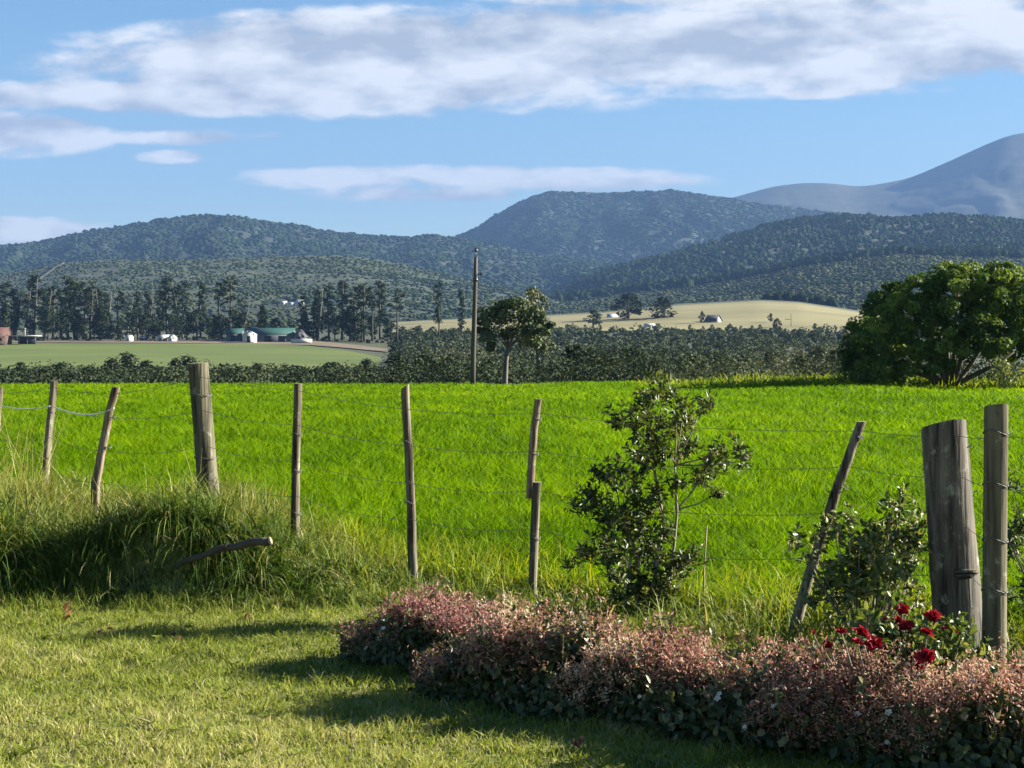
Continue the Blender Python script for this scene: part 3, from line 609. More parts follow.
# pale tree behind it
d = 150; o0 = P(538, 384, d) - np.array([0, 0, 4]); pt = empty('pale_tree', o0)
T = Geo(); C = Geo(); T.tube([(0, 0, 0), rel(538, 350), rel(536, 320), rel(535, 298)], [.28, .2, .12, .04], 7)
for i in range(40):
    q = rng.random(); py = 290 + 62 * q; w = 4 + 13 * q ** .7
    px = 536 + rng.uniform(-1, 1) * w; T.tube([rel(536, py + 8), rel(px, py)], [.05, .02], 4)
    C.clump(rel(px, py, rng.uniform(-1.5, 1.5)), (.62, .62, .5), 40, .42, .24, np.clip(rng.random() + rng.normal(size=40) * .1, 0, 1), shell=.3)
T.build('trunk', M['bark_pale'], pt); C.build('crown', M['leaf_pale'], pt)
tag(pt, 'pale grey-green tree showing above the umbrella pine', 'tree')

# big spreading tree at the edge of the field
rng = np.random.default_rng(52)
d = 72; o0 = P(950, 391, d); bt = empty('spreading_tree', o0)
T = Geo(); C = Geo()
for ex, ey, dy in [(925, 345, -1), (945, 330, .8), (966, 335, -.5), (990, 340, .6), (905, 350, .4), (975, 310, .4), (1010, 352, -.6), (940, 300, -.8), (960, 285, .2), (890, 362, -.4)]:
    bx = 950 + rng.normal() * 5
    m1 = rel(950 + (ex - 950) * .3, 378, dy * .2); m2 = rel(950 + (ex - 950) * .65, 384 - (384 - ey) * .55, dy * .7)
    T.tube([rel(bx, 394, rng.normal() * .1), m1, m2, rel(ex, ey, dy)], [.17, .13, .09, .04], 7, rough=.006)
top = ([838, 848, 858, 870, 885, 900, 915, 930, 945, 960, 980, 1000, 1020, 1040, 1060, 1085, 1095], [360, 342, 322, 306, 288, 276, 270, 262, 260, 262, 260, 262, 266, 276, 292, 330, 350])
k = 0
while k < 560:
    px = rng.uniform(853, 1088); q = rng.random()
    yt = np.interp(px, *top); yb = np.interp(px, [840, 870, 915, 940, 975, 1000, 1030, 1090], [380, 387, 378, 362, 356, 352, 362, 374])
    if yb - yt < 12: continue
    py = yt + 7 + (yb - yt - 9) * q ** 1.15
    half = 4.2 * math.sqrt(max(0.05, 1 - ((px - 965) / 130) ** 2)) * math.sqrt(max(.12, 1 - ((py - 345) / 92) ** 2 if py < 345 else .9))
    dy = rng.uniform(-1, 1); dy = math.copysign(abs(dy) ** .5, dy - .2) * half
    r = rng.uniform(.28, .56); dy *= rng.uniform(.8, 1.12)
    tt = rng.uniform(.15, .85)
    C.clump(rel(px, py, dy), (r, r, r * .75), 165, .175, .115, np.clip(tt + rng.normal(size=165) * .13, 0, 1), shell=.5, jit=.7)
    k += 1
T.build('trunk', M['bark'], bt); C.build('crown', M['leaf_tree'], bt)
tag(bt, 'large broad-crowned leafy tree with several dark trunks at the field edge', 'tree')
# red-leaved sprig tree poking out of its flank
d = 76; o0 = P(853, 390, d); st = empty('sapling', o0); T = Geo(); C = Geo()
T.tube([(0, 0, -.2), rel(852, 360), rel(850, 334)], [.05, .035, .015], 6)
for px, py in [(847, 334), (852, 331), (856, 336), (850, 345), (856, 352), (848, 362), (860, 366)]:
    T.tube([rel(852, py + 6), rel(px, py)], [.015, .006], 4); C.clump(rel(px, py, rng.normal() * .2), (.22, .22, .2), 26, .17, .1, rng.uniform(.6, 1, 26), shell=.3)
T.build('trunk', M['bark'], st); C.build('crown', M['shrub'], st)
tag(st, 'thin rusty-leaved sapling poking out beside the large spreading tree', 'sapling')
# leafy bush under the right flank of the big tree
d = 66; o0 = P(1008, 392, d); st = empty('field_bush', o0); T = Geo(); C = Geo()
for i in range(7):
    px, py = 1008 + rng.normal() * 12, 372 + rng.normal() * 8
    T.tube([(0, 0, -.1), rel((px + 1008) / 2, (py + 392) / 2), rel(px, py)], [.03, .02, .008], 5); C.clump(rel(px, py, rng.normal() * .4), (.38, .38, .36), 60, .17, .1, rng.uniform(.3, 1, 60), shell=.3)
T.build('stem', M['twig'], st); C.build('foliage', M['bush'], st)
tag(st, 'light green bush under the edge of the large spreading tree', 'bush')

# ------------------------------------------------------------------ farm buildings
def house(name, c0, c1, yb, yw, yr, d, dep, wall, roof, label, cat='house', gable='side', doors=(), wins=(), eave=.4):
    """c0..c1 wall span in bearing, yb foot, yw eaves, yr ridge rows at distance d"""
    a, b = P(c0, yb, d), P(c1, yb, d); w = b[0] - a[0]; root = empty(name, ((a[0] + b[0]) / 2, d, a[2]))
    hw = (yb - yw) / F * d; hr = (yb - yr) / F * d; x = w / 2
    g1 = Geo()
    if gable == 'front': g1.prism([(-x, -2), (x, -2), (x, hw), (0, hr - .15), (-x, hw)], 0, dep)
    else:
        g1.box(-x, x, 0, dep, -2, hw)
        for s in (-x + .02, x - .22): 
            v = np.array([(s, 0, hw), (s, dep, hw), (s, dep / 2, hr - .15), (s + .2, 0, hw), (s + .2, dep, hw), (s + .2, dep / 2, hr - .15)])
            g1.add(v, np.array([(0, 1, 2), (3, 5, 4), (0, 3, 4), (0, 4, 1), (1, 4, 5), (1, 5, 2), (2, 5, 3), (2, 3, 0)]), .5)
    g1.build('wall', wall, root)
    rf = Geo(); th = .18
    if gable == 'front':
        s = (hr - hw) / x
        for sg in (-1, 1):
            rf.prism([(0, hr), (sg * (x + eave), hw - eave * s), (sg * (x + eave), hw - eave * s + th), (0, hr + th)][::sg], -eave, dep + eave)
    else:
        for y0, y1 in ((-eave, dep / 2), (dep + eave, dep / 2)):
            sl = (hr - hw) / (dep / 2); za = hw - eave * sl
            v = np.array([(-x - eave, y0, za), (x + eave, y0, za), (x + eave, y1, hr), (-x - eave, y1, hr)]); v2 = v + np.array([0, 0, th])
            q = [(0, 1, 2, 3), (7, 6, 5, 4), (0, 4, 5, 1), (1, 5, 6, 2), (2, 6, 7, 3), (3, 7, 4, 0)]
            rf.add(np.concatenate((v, v2)), np.array([t for e in q for t in ((e[0], e[1], e[2]), (e[0], e[2], e[3]))]), .5)
    rf.build('roof', roof, root)
    for u0, u1, z1 in doors:
        gg = Geo(); gg.box(-x + w * u0, -x + w * u1, -.06, .1, 0, hw * z1); gg.build('door', M['dark'], root)
    for u0, u1, z0, z1 in wins:
        gg = Geo(); gg.box(-x + w * u0, -x + w * u1, -.05, .1, hw * z0, hw * z1); gg.build('window', M['dark'], root)
    return tag(root, label, cat)
house('long_shed', 246, 292, 342, 334.5, 328, 632, 14, M['wallgrey'], M['roofgreen'], 'long dark farm shed under a bright green sheet roof', 'shed', doors=[(.1, .25, .8), (.4, .55, .8), (.7, .85, .8)])
house('shed_annexe', 293.5, 304, 342, 336, 329.5, 632, 10, M['wallgrey'], M['roofdark'], 'dark gable-fronted shed at the end of the long green-roofed one', 'shed', gable='front', doors=[(.3, .7, .9)])
house('green_barn', 226, 241, 341.5, 334, 328.6, 640, 10, M['wallgrey'], M['roofgreen'], 'small green-roofed barn behind the white farmhouse', 'barn', doors=[(.3, .6, .8)])
house('white_farmhouse', 242.5, 254, 342.5, 334.5, 331, 618, 7, M['wallw'], M['roofpale'], 'white farmhouse with a dark doorway between the two green roofs', 'house', gable='front', doors=[(.38, .68, .8)], eave=.2)
gg = Geo(); a = P(291, 342.2, 615); b = P(312, 342.2, 615); gg.box(0, b[0] - a[0], 0, .4, -.5, 1.25); gg.box(-.1, b[0] - a[0] + .1, -.1, .5, 1.25, 1.4)
ow = gg.build('yard_wall', M['wallw']); ow.location = a; tag(ow, 'low white yard wall in front of the dark shed end', 'wall')
house('red_house', -14, 4.5, 343.5, 336, 327.5, 600, 9, M['wallred'], M['roofred'], 'red-brown house with a rusty roof at the edge of the meadow', 'house', wins=[(.35, .5, .35, .75), (.72, .86, .35, .75)])
root = empty('carport', P(23, 342, 605)); s = 605 / F
gg = Geo(); gg.box(-13 * s, 14 * s, 0, 6, 3.6 * s + .9, 3.6 * s + 1.3); gg.build('roof', M['roofpale'], root)
for u in (-12, -4, 4, 12):
    gg = Geo(); gg.box(u * s - .12, u * s + .12, .2, .44, -1, 3.6 * s + .9); gg.build('leg', M['wallgrey'], root)
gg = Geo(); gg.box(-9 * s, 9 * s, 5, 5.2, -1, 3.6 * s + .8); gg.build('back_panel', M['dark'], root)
tag(root, 'low open carport with a flat white roof beside the red house', 'carport')
gg = Geo(); gg.tube([(0, 0, -1), (0, 0, 6)], [.22, .16], 8); gg.box(-.5, .5, -.1, .1, 5.4, 5.6); ow = gg.build('yard_pole', M['wallw']); ow.location = P(25, 342, 625); tag(ow, 'pale pole standing behind the carport', 'pole')
house('white_hut', 125.5, 131, 341.3, 337, 335.9, 640, 4, M['wallw'], M['wallw'], 'tiny square white hut beyond the meadow', 'hut', doors=[(.35, .6, .7)], eave=.1)
house('low_shed', 139.5, 145.5, 341, 338, 336, 650, 4, M['wallgrey'], M['roofpale'], 'low shed with a white roof right of the tiny hut', 'shed', doors=[(.3, .6, .7)], eave=.2)
house('tan_house', 157, 167, 341.5, 338, 335, 645, 7, M['walltan'], M['roofpale'], 'tan-walled house with a grey roof beyond the meadow', 'house', wins=[(.2, .4, .3, .8), (.6, .8, .3, .8)], eave=.2)
house('white_gable_house', 167.6, 174, 341.3, 338, 334.6, 640, 6, M['wallw'], M['roofpale'], 'small white gable-fronted house against the tan one', 'house', gable='front', wins=[(.4, .6, .3, .8)], eave=.2)
for c0, c1, lb in ((280, 286, 'white farm building on the hazy slope, first of the three'), (287.4, 294, 'white farm building on the hazy slope, in the middle of three and lowest'), (295.4, 303, 'white farm building on the hazy slope, tallest of the three')):
    yr = 299.6 if c0 > 290 else 301 if c0 < 285 else 302
    house('hillside_house', c0, c1, 304.5, 302.8, yr, 1310, 8, M['wallw'], M['roofpale'], lb, 'house', wins=[(.3, .5, .2, .8)], eave=.3)
house('white_house', 714.5, 723.5, 326, 320.5, 315, 905, 9, M['wallw'], M['roofdark'], 'white gabled house with a dark roof on the straw field', 'house', gable='front', wins=[(.25, .4, .3, .75), (.6, .75, .3, .75)], eave=.4).rotation_euler = (0, 0, R(42))
house('pale_house', 608, 618, 326, 319, 314, 985, 8, M['wallw'], M['roofpale'], 'pale house half hidden behind the wide-crowned tree', 'house', wins=[(.2, .35, .3, .7), (.6, .75, .3, .7)])
house('pale_cottage', 632, 640, 326, 320.5, 317, 985, 7, M['walltan'], M['roofpale'], 'pale cottage between the two broad trees on the straw field', 'cottage', wins=[(.3, .55, .3, .7)])
house('roadside_shed', 645, 655, 327.5, 325.2, 323.8, 880, 5, M['wallw'], M['roofpale'], 'low white shed just above the scrub', 'shed', doors=[(.3, .5, .7)], eave=.2)
gg = Geo(); gg.tube([(0, 0, -1), (0, 0, 9)], [.2, .14], 8); gg.box(-3.5, .3, -.1, .1, 5.6, 5.9); ow = gg.build('field_pole', M['pole']); ow.location = P(791, 329, 880); tag(ow, 'thin post with a side arm standing in the straw field', 'pole')

# ------------------------------------------------------------------ utility pole
d = 84; b = P(472.5, 384, d); up = empty('utility_pole', b)
tp = P(476, 257, d) - b
gg = Geo(); gg.tube([tp * k + np.array([0, 0, -.3 if k == 0 else 0]) for k in (0, .25, .5, .75, 1)], [.155, .145, .135, .12, .105], 12); gg.build('pole', M['pole'], up)
gg = Geo(); gg.tube([tp + np.array([-.02, -.02, -.1]), tp + np.array([.0, -.02, .35])], [.02, .02], 6); gg.tube([tp + np.array([0, -.02, .3]), tp + np.array([0, -.02, .38]), tp + np.array([0, -.02, .52])], [.09, .10, .05], 8); gg.build('top_insulator', M['ceramic'], up)
gg = Geo(); q = tp * .86; gg.tube([q, q + np.array([.32, -.1, .05])], [.025, .025], 6); gg.tube([q + np.array([.26, -.1, .03]), q + np.array([.42, -.1, .05])], [.07, .06], 8); gg.build('side_insulator', M['ceramic'], up)
gg = Geo(); q = tp * .82; gg.tube([q - np.array([0, 0, .1]), q + np.array([0, 0, .1])], [.15, .15], 12); gg.build('clamp_band', M['ceramic'], up)
tag(up, 'leaning wooden utility pole with dark insulators at the far edge of the grass', 'utility pole')

# ------------------------------------------------------------------ fence posts and wire
posts = []
def ringlog(path, rad, k, seed, wob, slant=(0, 0), squash=1.0):
    """weathered log: rings with grooves, slanted sawn top; side triangles and top triangles apart"""
    r_ = np.random.default_rng(seed); n = len(path); path = np.asarray(path, float)
    an = np.arange(k) / k * 2 * np.pi; groove = 1 + r_.normal(size=k) * wob
    vs = []
    for i in range(n):
        lump = 1 + .5 * wob * np.sin(an * 2 + i * .7 + seed) + r_.normal(size=k) * wob * .35
        rr = rad[i] * groove * lump
        off = np.stack((np.cos(an) * rr, np.sin(an) * rr * squash, 0 * an), 1)
        if i == n - 1: off[:, 2] += off[:, 0] * slant[0] + off[:, 1] * slant[1]
        vs.append(path[i] + off)
    v = np.concatenate(vs); f = []
    for i in range(n - 1):
        for j in range(k):
            a, b = i * k + j, i * k + (j + 1) % k; f += [(a, b, b + k), (a, b + k, a + k)]
    top = vs[-1] * np.array([1, 1, 1.0]); tv = np.concatenate((top, top.mean(0)[None])); tv[:k] = path[-1] + (tv[:k] - path[-1]) * 1.0
    tf = np.array([(j, (j + 1) % k, k) for j in range(k)])
    return v, np.array(f), tv, tf
def wire_tie(root, c, r, mat=None):
    g = Geo(); an = np.linspace(0, 2 * np.pi, 15)
    g.tube([(c[0] + math.cos(a) * r, c[1] + math.sin(a) * r, c[2] + .012 * math.sin(a * 2)) for a in an], .0028, 5)
    g.tube([(c[0] + r * .3, c[1] - r, c[2]), (c[0] + r * .75, c[1] - r * 1.15, c[2] - .012), (c[0] + r * .95, c[1] - r * 1.12, c[2] + .008)], .0024, 5)
    g.build('wire_tie', mat or M['wire'], root)
def stake(name, foot, head, d, r0, r1, mat, label, k=12, n=12, wob=.05, seed=1, ties=(), slant=(0, 0), bend=.0, squash=1, topmat='cut', lean=0.0, group=None, cat='fence post', root=None, part='shaft', deep=.3):
    a, b = P(*foot, d), P(*head, d + lean)
    u = (b - a) / np.linalg.norm(b - a); a2 = a - u * deep
    org = a if root is None else np.array(root.location)
    own = root is None
    if own: root = empty(name, a)
    r_ = np.random.default_rng(seed + 50); L = np.linalg.norm(b - a2); off = r_.normal(size=3) * bend
    path = [a2 + u * L * t + off * math.sin(t * math.pi) + np.append(r_.normal(size=2) * bend * .12 * (0 < t < 1), 0) - org for t in np.linspace(0, 1, n)]
    rad = np.linspace(r0, r1, n)
    v, f, tv, tf = ringlog(path, rad, k, seed, wob, slant, squash)
    sh = mesh_np(part, v, f, mat, root, smooth=k > 9)
    cp = mesh_np('sawn_top', tv, tf, M[topmat], sh)
    for t in ties:
        q = a + (b - a) * t - org; wire_tie(root, q, (r0 + (r1 - r0) * t) * 1.08)
    if own: tag(root, label, cat, group); posts.append((a, b, max(r0, r1)))
    return root
stake('fence_stake', (-7, 490), (0.5, 387), 12.4, .030, .026, M['stake'], 'pale thin stake cut by the edge of the picture, farthest along the fence', seed=2, bend=.012, ties=(.6,))
stake('fence_stake', (44, 490), (54, 381), 11.8, .033, .028, M['stake'], 'thin grey stake at the end of the sagging white tape, above tall rough grass', seed=3, bend=.015, ties=(.72, .3))
stake('fence_stake', (98, 506), (116, 387), 11.2, .034, .031, M['stake_red'], 'crooked stake with peeling reddish bark, leaning beside the white tape', seed=4, bend=.03, wob=.12, ties=(.75, .5))
stake('fence_post', (211, 520), (198, 363), 10.6, .080, .072, M['post_pale'], 'thick round pale post leaning back on the grassy bank', k=28, n=14, wob=.018, seed=5, ties=(.80, .40, .16), slant=(.05, .02))
stake('fence_stake', (296, 586), (298, 383.5), 10.2, .032, .027, M['stake'], 'straight dark stake with a pale lit edge next to the fallen branch', seed=6, bend=.012, ties=(.75, .57, .36))
stake('fence_stake', (413, 596), (405, 386.5), 9.85, .034, .027, M['stake'], 'thin stake with a chipped pale top rising behind the rosy end of the flower bed', seed=7, bend=.02, ties=(.74, .45), slant=(.6, 0))
# two stakes lashed together
a = P(533, 606, 9.4); sp_ = empty('spliced_stake', a)
stake('lower_stake', (533, 606), (537, 482), 9.4, .030, .029, M['stake'], None, seed=8, bend=.01, root=sp_, part='lower_stake', ties=(.55,))
stake('upper_stake', (530.5, 498), (538.5, 399), 9.46, .027, .024, M['stake_red'], None, seed=9, bend=.01, root=sp_, part='upper_stake', ties=(.8, .45), deep=.0)
tag(sp_, 'spliced stake made of two thin pieces lashed one above the other', 'fence post'); posts.append((a, P(538, 399, 9.4), .03))
stake('fence_stake', (794, 640), (862, 421.5), 8.1, .034, .028, M['stake'], 'slanting stake leaning hard out of the small green bush', seed=10, bend=.02, ties=(.93, .7), wob=.07)
st = stake('stout_post', (962, 668), (944, 425), 7.55, .132, .112, M['post_grey'], 'stout weathered grey post with a split notch, tilting beside the roses', k=36, n=26, wob=.022, seed=12, ties=(), slant=(.16, -.30), squash=.9, topmat='cut')
# notch in the stout post: a raised splinter of wood over a dark slot
o0 = np.array(st.location); q = P(958, 571, 7.55) - o0
gg = Geo(); gg.prism([(-.055, -.004), (-.03, -.026), (.03, -.02), (.066, .006), (.02, .012)], -.118, -.085); gg.build('notch', M['dark'], st).location = q
gg = Geo(); gg.prism([(-.05, .012), (-.02, .026), (.05, .024), (.07, .008), (.02, .014)], -.126, -.09); gg.build('splinter', M['post_pale'], st).location = q
for yy_, dx in ((446, .03), (490, .05), (545, .06), (592, .06)):
    c = P(953 + (yy_ - 446) * .065, yy_, 7.55) - o0
    g1 = Geo(); g1.tube([c + np.array((dx, -.135, 0)), c + np.array((dx + .012, -.142, .012)), c + np.array((dx + .024, -.13, 0))], .003, 5); g1.build('staple', M['wire'], st)
stake('fence_post', (993.5, 692), (996, 406), 6.9, .056, .053, M['post_pale'], 'upright round pale-grey post with wire ties beside the stout tilting one', k=24, n=14, wob=.014, seed=13, ties=(.91, .73, .535, .36), slant=(.03, -.22))

order = [posts[i] for i in (0, 1, 2, 3, 4, 5, 6, 7, 8, 9)]
zs = [(1.20, .62), (.95, .40), (.70, .22), (.45, .1)]
lab = ['topmost thin fence wire strung along the posts', 'second fence wire from the top', 'third fence wire from the top', 'lowest fence wire, close to the grass']
for w, zz in enumerate((1.19, .95, .70, .46)):
    pts = []
    anchors = []
    for a, b, r in order:
        gz = float(ground(a[0], a[1])); z = min(zz + gz * .45, b[2] - .05)
        t = (z - a[2]) / (b[2] - a[2]); q = a + (b - a) * t; anchors.append(q + np.array((.3 * r, -r * 1.02, 0)))
    a0 = anchors[0] + np.array((-3.2, 2.3, 0)); a1 = anchors[-1] + np.array((3.0, -1.2, .02)); anchors = [a0] + anchors + [a1]
    for p0, p1 in zip(anchors[:-1], anchors[1:]):
        L = np.linalg.norm(p1 - p0)
        for t in np.linspace(0, 1, 9)[:-1]:
            q = p0 + (p1 - p0) * t; q = q + np.array((0, 0, -.016 * L * 4 * t * (1 - t) * (1 + .5 * w % 2))); pts.append(q)
    pts.append(anchors[-1])
    gg = Geo(); gg.tube(pts, .0017, 5); tag(gg.build('fence_wire', M['wire']), lab[w], 'wire')
# white tape drooping between two stakes
pA, pB = P(53, 406, 11.75), P(115, 408, 11.15)
gg = Geo()
gg.tube([pA + (pB - pA) * t + np.array((0, -.03, -.045 * 4 * t * (1 - t) * (1 + .5 * t))) for t in np.linspace(0, 1, 16)], .0052, 6)
tag(gg.build('electric_tape', M['tape']), 'sagging white fence tape between two thin stakes', 'fence tape')
pA, pB = P(-3, 404, 12.35), P(51, 406, 11.77)
gg = Geo(); gg.tube([pA + (pB - pA) * t + np.array((0, -.03, -.03 * 4 * t * (1 - t))) for t in np.linspace(0, 1, 12)], .0035, 6)
tag(gg.build('electric_tape', M['tape']), 'thin pale tape running out of the picture from the grey stake', 'fence tape')
# fallen branch on the bank
gg = Geo(); A, B = P(176, 566, 9.35), P(270, 541, 9.15)
gg.tube([A + (B - A) * t + np.array((0, 0, .03 * math.sin(t * 3.1) + .008 * math.sin(t * 17))) for t in np.linspace(0, 1, 12)], np.linspace(.018, .027, 12), 9, rough=.0015)
br = empty('fallen_branch', A); o = gg.build('shaft', M['bark'], br); o.location = -A
gg = Geo(); u = unit(B - A); gg.tube([B, B + u * .004], .026, 9); o = gg.build('cut_end', M['cut'], br); o.location = -A
gg = Geo(); Q = A + (B - A) * .45; gg.tube([Q, Q + np.array((.06, -.06, .07)), Q + np.array((.08, -.12, .1))], [.012, .008, .004], 6); o = gg.build('twig', M['bark'], br); o.location = -A
tag(br, 'fallen branch with a pale cut end sticking out of the dark grassy bank', 'branch')

# ------------------------------------------------------------------ grasses
rng = np.random.default_rng(7)
# lawn
G = Geo(); N = 170000
Y = 4.7 + 5.3 * rng.random(N) ** .9; X = rng.uniform(-.46, .46, N) * (Y + .5)
keep = (Y < np.minimum(fence_y(X) + .1, 9.7)) ; X, Y = X[keep], Y[keep]
tn = fbm(X * .8, Y * .8, 61, 4); t2 = fbm(X * 6, Y * 6, 62, 3)
tint = np.clip(.05 + .62 * t2 + .9 * (tn - .5) + rng.normal(size=len(X)) * .15, 0, 1)
dry = rng.random(len(X)) < .05 * (1 + 2 * sstep(.5, .65, tn)); tint[dry] = rng.uniform(.85, 1, dry.sum())
h = .020 + .026 * rng.random(len(X)) * (.5 + t2) + .022 * sstep(.52, .75, t2)
G.blades(np.stack((X, Y, ground(X, Y) - .004), 1), h, rng.uniform(.0038, .0072, len(X)), h * rng.uniform(.3, 1.3, len(X)), tint)
nr = 260; ky = 8; wy = 4.8 + 4.4 * rng.random(nr); wx = rng.uniform(-.44, .44, nr) * (wy + .4); an = np.tile(np.arange(ky) * 2.4, nr) + np.repeat(rng.uniform(0, 6, nr), ky)
q = np.stack((np.repeat(wx, ky), np.repeat(wy, ky), np.repeat(ground(wx, wy), ky) + .022), 1); dv = np.stack((np.cos(an), np.sin(an), rng.uniform(.0, .5, nr * ky)), 1)
G.broad(q, dv, np.tile(np.array([[0., 0, 1]]), (nr * ky, 1)), np.repeat(rng.uniform(.022, .055, nr), ky), np.repeat(rng.uniform(.012, .022, nr), ky), np.repeat(rng.uniform(.0, .55, nr), ky))
nt = 620; ty = 4.8 + 4.6 * rng.random(nt); tx = rng.uniform(-.45, .45, nt) * (ty + .4); kb = 16
X = np.repeat(tx, kb) + rng.normal(size=nt * kb) * .022; Y = np.repeat(ty, kb) + rng.normal(size=nt * kb) * .022
G.strands(np.stack((X, Y, ground(X, Y) - .004), 1), np.stack((rng.normal(size=nt * kb) * .7, rng.normal(size=nt * kb) * .7, np.ones(nt * kb)), 1), np.repeat(rng.uniform(.05, .10, nt), kb) * rng.uniform(.6, 1.2, nt * kb), rng.uniform(.004, .008, nt * kb), rng.uniform(.3, 2, nt * kb), np.clip(np.repeat(rng.uniform(.1, .8, nt), kb) + rng.normal(size=nt * kb) * .1, 0, 1), 3)
tag(G.build('lawn_grass', M['lawn']), 'short mown lawn in the foreground, patchy yellow-green', 'lawn', kind='stuff')
# field
G = Geo(); N = 330000
u = rng.random(N); Y = 8.2 * (88 / 8.2) ** u; X = rng.uniform(-.44, .44, N) * (Y + 2)
keep = (Y > fence_y(X) + .25 + .35 * fbm(X * 2, Y * 2, 9, 2)); X, Y = X[keep], Y[keep]; n = len(X)
tn = fbm(X / 2.2, Y / 5, 71, 4); t2 = fbm(X * 2.2, Y * 2.2, 72, 2)
band = fbm(X / 14, Y / np.maximum(Y * .09, 1.2), 74, 3)
tint = np.clip(.12 + .60 * t2 + .55 * (tn - .5) + .75 * (band - .5) + rng.normal(size=n) * .14, 0, 1)
h = rng.uniform(.13, .27, n) * (.75 + .5 * t2) * (.8 + .2 * sstep(10, 16, Y))
w = np.maximum(rng.uniform(.008, .014, n), Y * .00085)
G.blades(np.stack((X, Y, ground(X, Y) - .01), 1), h * .85, w, h * rng.uniform(.25, 1.15, n), tint)
tag(G.build('field_grass', M['field']), 'bright lush green grass filling the field behind the fence', 'field grass', kind='stuff')
# rough growth along the fence and over the bank
G = Geo(); N = 26000
X = rng.uniform(-6.5, -.75, N); f0 = fence_y(X); Y = 9.25 + (f0 + .5 - 9.25) * rng.random(N)
clump = fbm(X * 2.2, Y * 2.2, 81, 2); edge = sstep(-.6, -1.6, X) if False else 1 - sstep(-1.9, -.8, X)
front = 1 - sstep(9.2, 10.4, Y)
ln = (.16 + .36 * rng.random(N)) * (.45 + .9 * clump) * (.35 + .65 * edge) * (.55 + .45 * sstep(9.4, 9.8, Y)) * (1 - .35 * sstep(.2, .9, Y - 9.9))
d0 = np.stack((rng.normal(size=N) * .5, rng.normal(size=N) * .4 - .45 * front, np.ones(N)), 1)
tint = np.clip(.10 + .5 * clump + .3 * sstep(9.6, 10.3, Y) + rng.normal(size=N) * .16, 0, .82); dry = rng.random(N) < .10; tint[dry] = rng.uniform(.82, 1, dry.sum())
G.strands(np.stack((X, Y, ground(X, Y) - .01), 1), d0, ln, rng.uniform(.005, .011, N), rng.uniform(.5, 2.2, N), tint, 4)
for tx, ty, tr, nb in [(-3.35, 9.55, .30, 420), (-3.75, 9.75, .28, 420), (-2.95, 9.50, .30, 420), (-2.6, 9.62, .30, 480), (-2.25, 9.75, .34, 620), (-1.95, 9.60, .30, 520), (-1.65, 9.50, .24, 380), (-1.35, 9.45, .22, 330), (-1.08, 9.30, .18, 240), (-2.45, 9.38, .22, 260), (-3.2, 9.36, .22, 260), (-4.1, 9.6, .3, 380), (-4.6, 9.7, .3, 380), (-1.75, 9.34, .2, 200)]:
    a_ = rng.uniform(0, 6.283, nb); q_ = rng.random(nb) ** .6
    X = tx + np.cos(a_) * tr * .55 * q_; Y = ty + np.sin(a_) * tr * .4 * q_
    nb_ = nb; lx = rng.normal() * .3
    d0 = np.stack((np.cos(a_) * q_ * .9 + lx + rng.normal(size=nb) * .42, np.sin(a_) * q_ * .9 - .2 + rng.normal(size=nb) * .42, rng.uniform(.5, 1.2, nb)), 1); tr = tr * rng.uniform(.62, 1.02)
    tint = np.clip(rng.uniform(.0, .42) + rng.normal(size=nb) * .14, 0, .8); dry = rng.random(nb) < .07; tint[dry] = rng.uniform(.85, 1, dry.sum())
    G.strands(np.stack((X, Y, ground(X, Y) - .02), 1), d0, rng.uniform(.35, 1.2, nb) * tr * 1.7, rng.uniform(.006, .012, nb), rng.uniform(.9, 2.6, nb), tint, 5)
N = 5000                                              # the strip along the rest of the fence, behind the flower bed
X = rng.uniform(-1.4, 3.6, N); Y = fence_y(X) + rng.normal(size=N) * .36 - .05; clump = fbm(X * 2.2, Y * 2.2, 82, 2)
ln = (.10 + .22 * rng.random(N)) * (.5 + .9 * clump)
tint = np.clip(.35 + .45 * clump + rng.normal(size=N) * .12, 0, .86); dry = rng.random(N) < .06; tint[dry] = 1
G.strands(np.stack((X, Y, ground(X, Y) - .01), 1), np.stack((rng.normal(size=N) * .5, rng.normal(size=N) * .5, np.ones(N)), 1), ln, rng.uniform(.006, .012, N), rng.uniform(.6, 2.2, N), tint, 4)
N = 2600                                              # lawn fringe under the bank
X = rng.uniform(-4.8, -.6, N); Y = 9.15 + rng.normal(size=N) * .12
G.strands(np.stack((X, Y, ground(X, Y) - .01), 1), np.stack((rng.normal(size=N) * .4, rng.normal(size=N) * .4, np.ones(N)), 1), rng.uniform(.06, .16, N), .006, rng.uniform(.3, 1.6, N), rng.uniform(.3, .9, N), 4)
tag(G.build('rough_grass', M['rough']), 'long rough grass with dry blades over the bank and along the fence', 'rough grass', kind='stuff')
# brighter weeds just inside the field
G = Geo(); N = 26000
X = rng.uniform(-6, 3.8, N); Y = fence_y(X) + .15 + np.abs(rng.normal(size=N)) * .75; cl = fbm(X * 1.1, Y * 1.1, 83, 3)
kk = rng.random(N) < sstep(.36, .56, cl); X, Y, cl = X[kk], Y[kk], cl[kk]; N = len(X)
G.strands(np.stack((X, Y, ground(X, Y) - .01), 1), np.stack((rng.normal(size=N) * .4, rng.normal(size=N) * .4, np.ones(N)), 1), rng.uniform(.10, .30, N), rng.uniform(.007, .014, N), rng.uniform(.5, 2.2, N), rng.random(N), 4)
tag(G.build('fence_weeds', M['weed']), 'bright yellow-green weeds just behind the fence line', 'weeds', kind='stuff')
